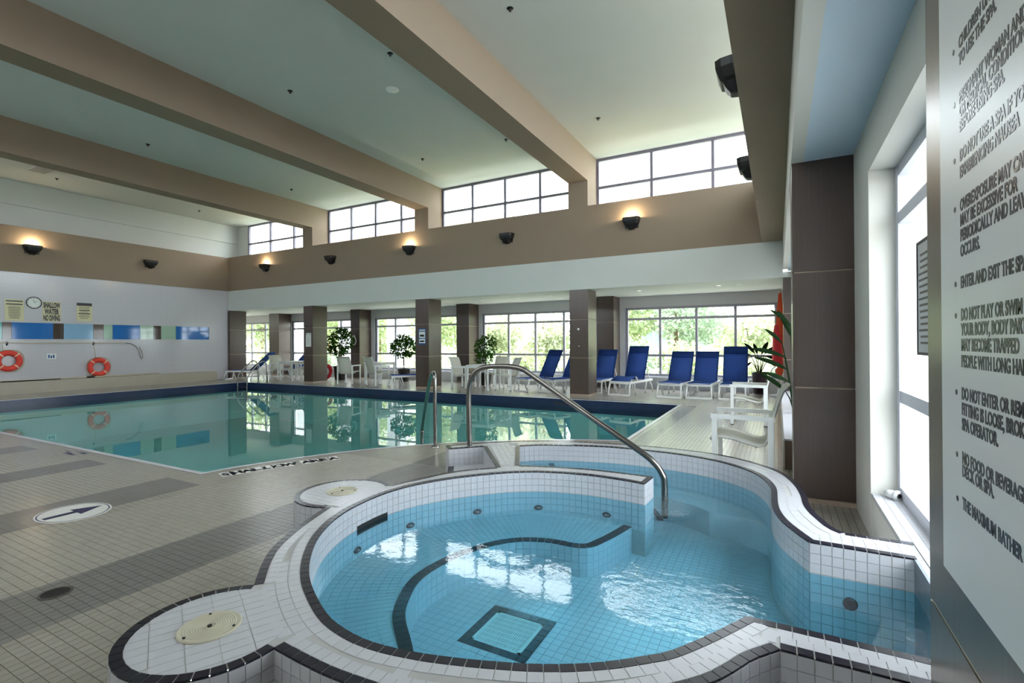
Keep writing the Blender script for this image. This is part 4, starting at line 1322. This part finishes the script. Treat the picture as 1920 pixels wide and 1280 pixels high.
# ================================================================== WALL FITTINGS
def sconce(x, y, z, rz, lit, label):
    t = thing('wall_lamp', label, 'wall lamp', (x, y, z), rz, 'black wall lamps on the tan bands')
    def loft(levels):
        mb = MB(); n = 8
        for z_, hw, dp in levels:
            mb.v += [(-hw, 0, z_), (-hw, -dp * .35, z_), (-hw * .93, -dp * .75, z_), (-hw * .74, -dp, z_), (hw * .74, -dp, z_), (hw * .93, -dp * .75, z_), (hw, -dp * .35, z_), (hw, 0, z_)]
        for i_ in range(len(levels) - 1):
            mb.f += [(i_ * n + k_, i_ * n + k_ + 1, (i_ + 1) * n + k_ + 1, (i_ + 1) * n + k_) for k_ in range(n - 1)]
        return mb
    sh = loft([(.02, .15, .14), (.10, .19, .175), (.12, .195, .18), (.12, .21, .2), (.05, .2, .195), (-.035, .165, .165), (-.05, .12, .14)])
    obj('shade', sh, 'black', t)
    cp_ = loft([(-.045, .12, .14), (-.09, .10, .12), (-.14, .07, .08), (-.15, .05, .05)])
    cp_.f.append(tuple(range(24, 32)))
    obj('lower_cap', cp_, 'black', t)
    obj('back_plate', MB().box(-.16, .16, -.012, 0, -.12, .10), 'black', t)
    bl_ = obj('bulb', MB().lathe([(0, -.02), (.03, -.01), (.045, .03), (.03, .06), (0, .07)], (0, -.09, 0), 12), 'bulb' if lit else 'paperw', t, True)
    if lit:
        ld_ = bpy.data.lights.new('lamp_light', 'POINT')
        ld_.energy = 26; ld_.color = (1.0, .78, .48); ld_.shadow_soft_size = .04
        lo = bpy.data.objects.new('lamp_light', ld_); COL.objects.link(lo); lo.parent = t; lo.location = (0, -.1, .14)
    return t
for x, lit, lab in [(-16.74, 1, 'lit black wall lamp nearest the white upper wall'), (-13.28, 0, 'unlit black wall lamp under the second high window'), (-9.88, 1, 'lit black wall lamp under the middle beam post'),
                    (-6.47, 0, 'unlit black wall lamp under the third high window'), (-3.06, 1, 'lit black wall lamp under the high window nearest the hot tub')]:
    sconce(x, 11.75, 4.2, 0, lit, lab)
sconce(-19.1, 5.94, 4.15, PI / 2, 1, 'lit black wall lamp above the clock wall')
sconce(-19.1, 9.0, 4.15, PI / 2, 0, 'unlit black wall lamp above the end of the glass strip')
sconce(-.28, 4.9, 3.74, -PI / 2, 0, 'black wall lamp on the overhead tan beam, nearer one')
sconce(-.28, 7.55, 3.74, -PI / 2, 0, 'black wall lamp on the overhead tan beam, farther one')
for i, x in enumerate((-3.36, -5.63, -8.13, -13.27, -18.25)):
    for j, y in enumerate((6.22, 10.18)):
        where = ('in the bay nearest the hot tub', 'just past the first beam from the hot tub', 'just before the middle beam', 'between the middle and farthest beams', 'by the white upper wall')[i]
        t = thing('ceiling_sprinkler', 'black ceiling sprinkler ' + where + (', nearer row', ', window row')[j], 'sprinkler', (x, y, 6.17), 0, 'ceiling sprinkler heads')
        obj('escutcheon', MB().lathe([(0, -.012), (.035, -.012), (.05, 0)], seg=16), 'black', t, True)
        obj('nozzle', MB().lathe([(0, -.05), (.018, -.045), (.018, -.01)], seg=10), 'black', t, True)
t = thing('ceiling_vent', 'grey air vent in the ceiling beside the white upper wall', 'vent', (-17.75, 5.7, 6.17))
obj('vent_frame', MB().box(-.3, .3, -.2, .2, -.012, 0), 'greywall', t)
for i in range(9):
    obj('slat', MB().box(-.27, .27, -.175 + i * .042, -.155 + i * .042, -.022, -.012), 'concrete', t)
t = thing('smoke_detector', 'white disc on the ceiling between two tan beams', 'detector', (-6.4, 7.12, 6.17))
obj('body', MB().lathe([(0, -.03), (.08, -.028), (.12, -.01), (.125, 0)], seg=24), 'resin', t, True)
for i, (x, y) in enumerate([(-3.15, 12.8), (-1.23, 12.66), (-.78, 12.68), (-8.06, 12.97), (-6.78, 12.92), (-5.69, 12.83), (-18.42, 13.28), (-13.28, 13.04), (-10.7, 12.98)]):
    where = ('above the lounger with raised knees', 'above the middle of the lounger row', 'above the tall backed lounger', 'above the third white table', 'between the third table and the tilted loungers', 'above the tilted pair of loungers', 'above the far corner lounger', 'above the split crowned ficus', 'above the half hidden lounger')[i]
    t = thing('ceiling_downlight', 'small recessed ceiling light ' + where, 'downlight', (x, y, 2.69), 0, 'recessed lights over the loungers')
    obj('trim_ring', MB().lathe([(.045, -.004), (.06, -.008), (.07, 0)], seg=18), 'resin', t, True)
    obj('lens', MB().disc((0, 0), .046, -.004, -.001, 16), 'dl' if i in (0, 1) else 'paperw', t)

# clock
XW = -19.13
t = thing('wall_clock', 'round white wall clock with black rim', 'clock', (XW, 5.99, 2.61))
def turned(mb):      # lathe made around z -> around +x
    mb.v = [(z, x, y) for x, y, z in mb.v]; return mb
obj('rim', turned(MB().lathe([(.15, .0), (.175, 0), (.175, .02), (.17, .028), (.157, .026), (.152, .015)], seg=36)), 'black', t, True)
obj('dial', turned(MB().disc((0, 0), .155, .004, .013, 36)), 'paperw', t)
mk = MB()
for i in range(12):
    a = 2 * PI * i / 12
    mk.bar((.0145, .12 * math.cos(a), .12 * math.sin(a)), (.0145, .14 * math.cos(a), .14 * math.sin(a)), .01, .003, (1, 0, 0))
obj('hour_mark', mk, 'ink', t)
obj('hand', MB().bar((.019, 0, 0), (.019, .06, .05), .01, .003, (1, 0, 0)), 'black', t)
obj('hand', MB().bar((.022, 0, 0), (.022, -.02, .12), .007, .003, (1, 0, 0)), 'black', t)
RX = (PI / 2, 0, PI / 2)         # text on a wall that faces +x
def notice(label, y0, y1, z0, z1, mat, lines, head=None):
    t = thing('wall_notice', label, 'notice', (XW, (y0 + y1) / 2, z0))
    obj('board', MB().box(0, .006, -(y1 - y0) / 2, (y1 - y0) / 2, 0, z1 - z0), mat, t)
    if head:
        obj('heading', MB().box(.006, .0075, -(y1 - y0) / 2, (y1 - y0) / 2, z1 - z0 - .09, z1 - z0), head, t)
    for (zz, w, h) in lines:
        obj('print_line', MB().box(.006, .007, -w / 2, w / 2, zz - h / 2, zz + h / 2), 'ink', t)
    return t
notice('yellowed notice with dense print left of the clock', 5.37, 5.77, 2.07, 2.68, 'paperyel', [(.56, .36, .035), (.47, .34, .035)] + [(.40 - i * .03, .2 + .1 * rnd.random(), .012) for i in range(12)])
notice('yellowed notice with black heading right of the clock', 6.985, 7.37, 2.11, 2.68, 'paperyel', [(.44, .28, .014), (.40, .26, .014), (.34, .27, .03), (.29, .2, .014), (.24, .3, .03), (.19, .26, .014), (.14, .28, .014), (.09, .2, .014)], 'ink')
t = thing('wall_sign', 'shallow water no diving sign in black capitals beside the clock', 'sign', (XW, 6.39, 2.09))
obj('board', MB().box(0, .005, -.21, .21, -.01, .57), 'paperyel', t)
for i, s_ in enumerate(('SHALLOW', 'WATER', 'NO DIVING')):
    text('lettering', s_, .22, (XW + .007, 6.39, 2.09 + .395 - i * .19), RX, 'ink', t, (.37, .43, .335)[i], .011, 'CENTER')
t = thing('wall_plaque', 'small white plaque low on the tiled wall between the rings', 'plaque', (XW, 6.38, .95))
obj('board', MB().box(0, .006, -.11, .11, 0, .16), 'paperw', t)
for i in range(3):
    obj('print_mark', MB().box(.006, .007, -.08 + i * .055, -.04 + i * .055, .03, .13 - .02 * (i % 2)), 'blue_sign', t)
# life rings, hooks and reaching pole
def ring(label, y, z):
    t = thing('life_ring', label, 'life ring', (XW + .07, y, z), 0, 'orange life rings on the tiled wall')
    obj('float', MB().torus((0, 0, 0), .225, .075, 'x', 40, 12, .8), 'ring', t, True)
    for i in range(4):
        a = PI / 4 + i * PI / 2
        bd = MB().torus((0, 0, 0), .225, .078, 'x', 1, 12, .8)
        b2 = MB()
        for k_ in range(4):
            for j in range(12):
                aa = a - .08 + .16 * k_ / 3; b = 2 * PI * j / 12
                d_ = .225 + .0775 * math.cos(b)
                b2.v.append((.0775 * .82 * math.sin(b), d_ * math.cos(aa), d_ * math.sin(aa)))
        b2.f = [(k_ * 12 + j, (k_ + 1) * 12 + j, (k_ + 1) * 12 + (j + 1) % 12, k_ * 12 + (j + 1) % 12) for k_ in range(3) for j in range(12)]
        obj('band', b2, 'ringband', t, True)
    rp = []
    for i in range(33):
        a = 2 * PI * i / 32
        r_ = .31 + .03 * abs(math.sin(2 * a))
        rp.append((.02, r_ * math.cos(a), r_ * math.sin(a)))
    obj('grab_line', MB().tube(rp, .008, 6), 'rope', t, True)
    hang = 1.39 - z
    obj('hanging_rope', MB().tube([(0, -.08, .29), (-.02, -.1, hang * .7), (-.03, -.12, hang)], .008, 6), 'rope', t, True)
    return t
ring('orange life ring resting on the bench, under the end of the reaching pole', 7.52, .66)
ring('orange life ring hung higher on the wall below the clock', 5.43, .93)
t = thing('reaching_pole', 'long cream pole with a curved hook hung along the tiled wall', 'pole', (XW + .05, 5.3, 1.43))
obj('shaft', MB().tube([(0, -3.0, .01), (0, 0, .01), (0, 2.96, 0)], .014, 8), 'polew', t, True)
obj('hook', MB().tube([(0, 2.94, 0), (0, 3.12, -.02), (0, 3.26, -.12), (0, 3.35, -.28), (0, 3.40, -.5), (.0, 3.44, -.54), (.0, 3.47, -.45), (0, 3.44, -.3), (0, 3.36, -.14)], .011, 8), 'steel', t, True)
for y in (5.41, 7.40):
    t = thing('wall_hook', ('dark wall hook above the higher life ring' if y < 6 else 'dark wall hook above the life ring on the bench'), 'hook', (XW, y, 1.42), 0, 'dark hooks holding the reaching pole')
    obj('plate', MB().box(0, .01, -.02, .02, -.06, .05), 'black', t)
    obj('prong', MB().tube([(.01, 0, -.03), (.06, 0, -.035), (.085, 0, 0), (.085, 0, .03)], .008, 6), 'black', t, True)
t = thing('vacuum_pole', 'long pale pole with dark tip lying on the low bench', 'pole', (-18.9, 6.0, .34))
obj('shaft', MB().tube([(-.1, -3.5, .03), (-.02, 0, .03), (.0, 1.5, .03), (-.05, 3.2, .03)], .02, 8), 'polew', t, True)
obj('tip', MB().tube([(0, 1.15, .03), (0, 1.35, .03)], .03, 8), 'black', t, True)
t = thing('brush_pole', 'short dark pole lying along the edge of the low bench', 'pole', (-18.82, 5.6, .34))
obj('shaft', MB().tube([(0, -.4, .018), (0, .2, .018), (-.04, .9, .018)], .016, 8), 'black', t, True)
# notices on the columns, hose, ring by the pot
def colnotice(name, label, x0, x1, y, z0, z1, mat, parts):
    t = thing(name, label, 'sign', ((x0 + x1) / 2, y, z0))
    w = x1 - x0
    obj('board', MB().box(-w / 2, w / 2, -.006, 0, 0, z1 - z0), mat, t)
    for (a, b, c, d_, mm) in parts:
        obj('print_block', MB().box(-w / 2 + a * w, -w / 2 + b * w, -.0075, -.006, c * (z1 - z0), d_ * (z1 - z0)), mm, t)
    return t
colnotice('column_notice', 'white paper notice on the brown poolside column', -14.605, -14.335, 11.76, 1.26, 1.74, 'paperw', [(.1, .25, .86, .94, 'black'), (.75, .9, .86, .94, 'black')] + [(.15, .85, .2 + i * .07, .225 + i * .07, 'greywall') for i in range(8)])
colnotice('column_sign', 'blue and white safety sign on the brown poolside column', -9.575, -9.305, 11.76, 1.31, 1.80, 'blue_sign', [(.08, .92, .86, .93, 'paperw'), (.08, .92, .42, .80, 'paperw'), (.2, .8, .5, .62, 'blue_sign'), (.08, .92, .1, .36, 'paperw'), (.2, .8, .16, .26, 'blue_sign')])
for z in (1.686, 1.253):
    t = thing('wall_button', ('white upper button on the brown poolside column' if z > 1.5 else 'steel lower button on the brown poolside column'), 'button', (-4.445, 11.76, z), 0, 'buttons on the poolside column')
    q = MB().lathe([(0, .02), (.02, .018), (.03, 0)], seg=14); q.v = [(x, -z_, y) for x, y, z_ in q.v]
    obj('cap', q, 'pvc' if z > 1.5 else 'steel', t, True)
t = thing('coiled_hose', 'coil of white hose hung on the dark brown column', 'hose', (-14.49, 13.915, 1.48))
for k_ in range(3):
    pts = [((.10 + .012 * k_) * math.sin(a) * (1 - .45 * max(0, math.cos(a))), -.02 - .018 * k_, .17 * math.cos(a) + (.03 if math.cos(a) > .8 else 0)) for a in [2 * PI * i / 24 for i in range(25)]]
    obj('hose_loop', MB().tube(pts, .012, 6), 'pvc', t, True)
obj('hanger', MB().box(-.02, .02, -.06, .008, .15, .19), 'steel', t)
t = thing('life_ring', 'red life ring leaning against the black ficus pot', 'life ring', (-14.86, 12.86, .3))
q = MB().torus((0, 0, 0), .225, .07, 'y', 36, 10, .8); q.v = [(x, y + z * .22, z) for x, y, z in q.v]
obj('float', q, 'umbred', t, True)
# pvc fitting on the hot tub window sill
t = thing('pipe_fitting', 'white plastic pipe elbow lying on the window sill', 'pipe fitting', (.645, 4.0, .3175))
obj('elbow', MB().tube([(-.02, .03, .028), (.0, .0, .03), (.03, -.03, .03)], [.022, .028, .028], 14), 'pvc', t, True)
obj('collar', MB().tube([(.022, -.022, .03), (.036, -.036, .03)], .034, 16), 'pvc', t, True)
obj('bore', MB().tube([(.036, -.036, .03), (.0375, -.0375, .03)], .016, 12), 'black', t, True)
t = thing('window_notice', 'framed printed notice fixed to the hot tub window', 'notice', (.695, 3.35, 1.27))
obj('backing', MB().box(-.008, 0, -.13, .13, 0, .62), 'greywall', t)
obj('border', MB().box(-.012, -.008, -.13, .13, 0, .015).box(-.012, -.008, -.13, .13, .605, .62).box(-.012, -.008, -.13, -.118, 0, .62).box(-.012, -.008, .118, .13, 0, .62), 'black', t)
for i in range(15):
    obj('print_line', MB().box(-.0092, -.008, -.1, .06 + .04 * rnd.random(), .06 + i * .034, .072 + i * .034), 'drain', t)

# ================================================================== RULES BOARD NEXT TO THE CAMERA
pr = thing('sign_pier', 'brown metallic clad pier carrying the spa rules board', 'pier', (.47, .5, 0), kind='structure')
obj('pier_core', MB().box(.412, .608, -1.2, 1.88, .1, 2.85), 'black', pr, world=True)
obj('panel', MB().box(.40, .412, -1.2, 1.903, .582, 2.85), 'lammetal', pr, world=True)
obj('panel', MB().box(.40, .412, -1.2, 1.903, .1, .570), 'lammetal', pr, world=True)
obj('joint', MB().box(.404, .412, -1.2, 1.9, .570, .582), 'lid', pr, world=True)
sb = thing('rules_board', 'white metal spa rules board with black capitals', 'sign board', (.39, .9, .74))
obj('board', MB().box(.392, .3995, .1, 1.728, .74, 2.5), 'signw', sb, world=True)
RULES = [(2.055, 'CHILDREN UNDER', 1), (2.015, 'TO USE THE SPA.', 0), (1.923, 'PREGNANT WOMAN AND', 1), (1.889, 'OR MEDICAL CONDITIONS', 0), (1.855, 'BEFORE USING SPA.', 0), (1.783, 'DO NOT USE A SPA IF YOU', 1), (1.742, 'EXPERIENCING NAUSEA', 0),
         (1.662, 'OVEREXPOSURE MAY CAUSE', 1), (1.626, 'MAY BE EXCESSIVE FOR', 0), (1.589, 'PERIODICALLY AND LEAVE', 0), (1.552, 'OCCURS.', 0), (1.476, 'ENTER AND EXIT THE SPA', 1), (1.398, 'DO NOT PLAY OR SWIM', 1), (1.362, 'YOUR BODY, BODY PARTS', 0), (1.325, 'MAY BECOME TRAPPED', 0), (1.286, 'PEOPLE WITH LONG HAIR', 0),
         (1.208, 'DO NOT ENTER OR REMAIN', 1), (1.171, 'FITTING IS LOOSE, BROKEN', 0), (1.134, 'SPA OPERATOR.', 0), (1.053, 'NO FOOD OR BEVERAGE', 1), (1.022, 'DECK OR SPA.', 0), (.943, 'THE MAXIMUM BATHER', 1)]
for z, s_, bu in RULES:
    text('lettering', s_, .040, (.3915, 1.565, z), (PI / 2, 0, -PI / 2), 'ink', sb, .765, .0013, ext=.0004)
    if bu:
        q = MB().lathe([(0, .0008), (.007, .0008), (.007, 0)], seg=14)
        q.v = [(.392 - z_, 1.605 + x, z + .013 + y) for x, y, z_ in q.v]
        obj('bullet', q, 'ink', sb, world=True)

# ================================================================== OUTSIDE
struct('ground_outside', MB().box(-70, 40, 14.8, 90, -.5, -.1), 'ground', 'grass and paving outside the garden windows', 'ground')
struct('ground_path', MB().box(-40, 12, 14.8, 16.6, -.12, -.05), 'concrete', 'pale paved strip right outside the windows', 'path')
struct('ground_side', MB().box(.95, 40, -20, 14.8, -.5, -.15), 'concrete', 'pale paving outside the hot tub window', 'ground')
def tree(label, x, y, h, rad, mat, n, size, trunk=True, group='garden trees'):
    t = thing('garden_tree' if trunk else 'garden_shrub', label, 'tree' if trunk else 'shrub', (x, y, -.1), 0, group)
    f = MB()
    if trunk:
        obj('trunk', MB().tube([(0, 0, 0), (.05, 0, h * .35), (-.05, .05, h * .8)], [.12, .09, .04], 8), 'bark', t, True)
        for _ in range(7):
            d = rdir()
            blob(f, (d.x * rad * .55, d.y * rad * .55, h * .62 + d.z * h * .25), (rad * .55, rad * .55, h * .2), n // 7, size, .3)
    else:
        obj('stem', MB().tube([(0, 0, 0), (.0, 0, h * .6)], [.05, .02], 6), 'bark', t, True)
        for _ in range(4):
            d = rdir()
            blob(f, (d.x * rad * .6, d.y * rad * .4, h * .5 + d.z * h * .15), (rad * .6, rad * .5, h * .42), n // 4, size, .3)
    tag(obj('foliage', f, mat, t), kind='stuff')
TS = [(-27.5, 19, 3.6, 1.7, 'leafout', 'sunlit tree seen past the end of the tiled wall'), (-24.0, 21, 4.6, 1.8, 'leafout', 'green tree outside the farthest garden window'), (-19.5, 20.5, 4.2, 1.8, 'leafout', 'green tree behind the split crowned ficus'),
      (-15.2, 20, 4.4, 1.9, 'leafout', 'leafy tree outside the window left of the round headed ficus'), (-12.3, 21.5, 3.6, 1.7, 'leafpale', 'pale tree outside beside the column with blue sign'), (-9.2, 20.0, 3.0, 1.6, 'leafpale', 'pale tree outside between column and bushy ficus'),
      (-6.6, 21.0, 3.8, 1.9, 'leafout', 'green tree outside behind the tilted pair of loungers'), (-3.9, 22, 4.6, 2.0, 'leafdark', 'dark conifer like tree outside beside the lounger with raised knees'), (-1.2, 24, 2.9, 1.6, 'leafpale', 'low pale tree outside behind the lounger row'), (1.6, 25, 3.2, 1.6, 'leafpale', 'pale tree outside near the umbrella')]
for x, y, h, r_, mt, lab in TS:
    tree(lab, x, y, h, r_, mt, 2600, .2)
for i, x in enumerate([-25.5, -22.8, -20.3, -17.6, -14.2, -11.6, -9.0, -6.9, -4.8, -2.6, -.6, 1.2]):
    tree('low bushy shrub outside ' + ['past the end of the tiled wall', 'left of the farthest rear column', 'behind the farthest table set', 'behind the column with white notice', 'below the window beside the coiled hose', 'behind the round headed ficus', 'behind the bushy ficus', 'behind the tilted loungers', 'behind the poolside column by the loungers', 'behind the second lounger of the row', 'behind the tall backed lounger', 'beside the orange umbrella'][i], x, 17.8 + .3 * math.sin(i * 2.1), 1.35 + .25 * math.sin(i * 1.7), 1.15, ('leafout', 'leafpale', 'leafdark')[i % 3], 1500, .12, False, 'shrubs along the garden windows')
def building(label, x0, x1, y0, y1, floors, fh, mat):
    t = thing('apartment_building', label, 'building', ((x0 + x1) / 2, y0, -.1), 0)
    obj('wall', MB().box(x0, x1, y0, y1, -.1, floors * fh), mat, t, world=True)
    nx = int((x1 - x0) / 3.2)
    for f in range(floors):
        obj('balcony_slab', MB().box(x0 - .2, x1 + .2, y0 - 1.3, y0, f * fh + fh - .15, f * fh + fh + .9), 'ext_white', t, world=True)
        for i in range(nx):
            a = x0 + (i + .2) * (x1 - x0) / nx
            w = obj('window', MB().box(a, a + 1.9, y0 - .05, y0, f * fh + .9, f * fh + 2.3), 'ext_glass', t, world=True)
            obj('window_frame', MB().box(a + .9, a + 1.0, y0 - .08, y0 - .05, f * fh + .9, f * fh + 2.3), 'ext_white', w).location = -t.location
building('pale apartment block with white balconies behind the lounger row', -14, 22, 42, 52, 5, 2.9, 'ext_brick')
building('pale apartment block with white balconies farther along the garden', -52, -24, 44, 54, 5, 2.9, 'ext_brick')
for i, (x, y, lab) in enumerate([(-20.2, 16.2, 'white outdoor pier outside the farthest window'), (-17.0, 15.9, 'white outdoor pier outside beside the column with white notice'), (-13.95, 15.7, 'white outdoor pier outside the window of the round headed ficus')]):
    t = thing('outdoor_pier', lab, 'pier', (x, y, -.1))
    obj('shaft', MB().box(-.35, .35, -.2, .2, 0, 4), 'ext_white', t)
    obj('cap', MB().box(-.4, .4, -.25, .25, 4, 4.15), 'ext_white', t)

# ------------------------------------------------------------------ lettering becomes plain mesh
bpy.context.view_layer.update()
dg = bpy.context.evaluated_depsgraph_get()
for o in [o for o in S.objects if o.type == 'FONT']:
    me = bpy.data.meshes.new_from_object(o.evaluated_get(dg))
    n_ = bpy.data.objects.new(o.name, me)
    COL.objects.link(n_)
    n_.parent = o.parent; n_.location = o.location; n_.rotation_euler = o.rotation_euler; n_.scale = o.scale
    nm = o.name
    bpy.data.objects.remove(o)
    n_.name = nm
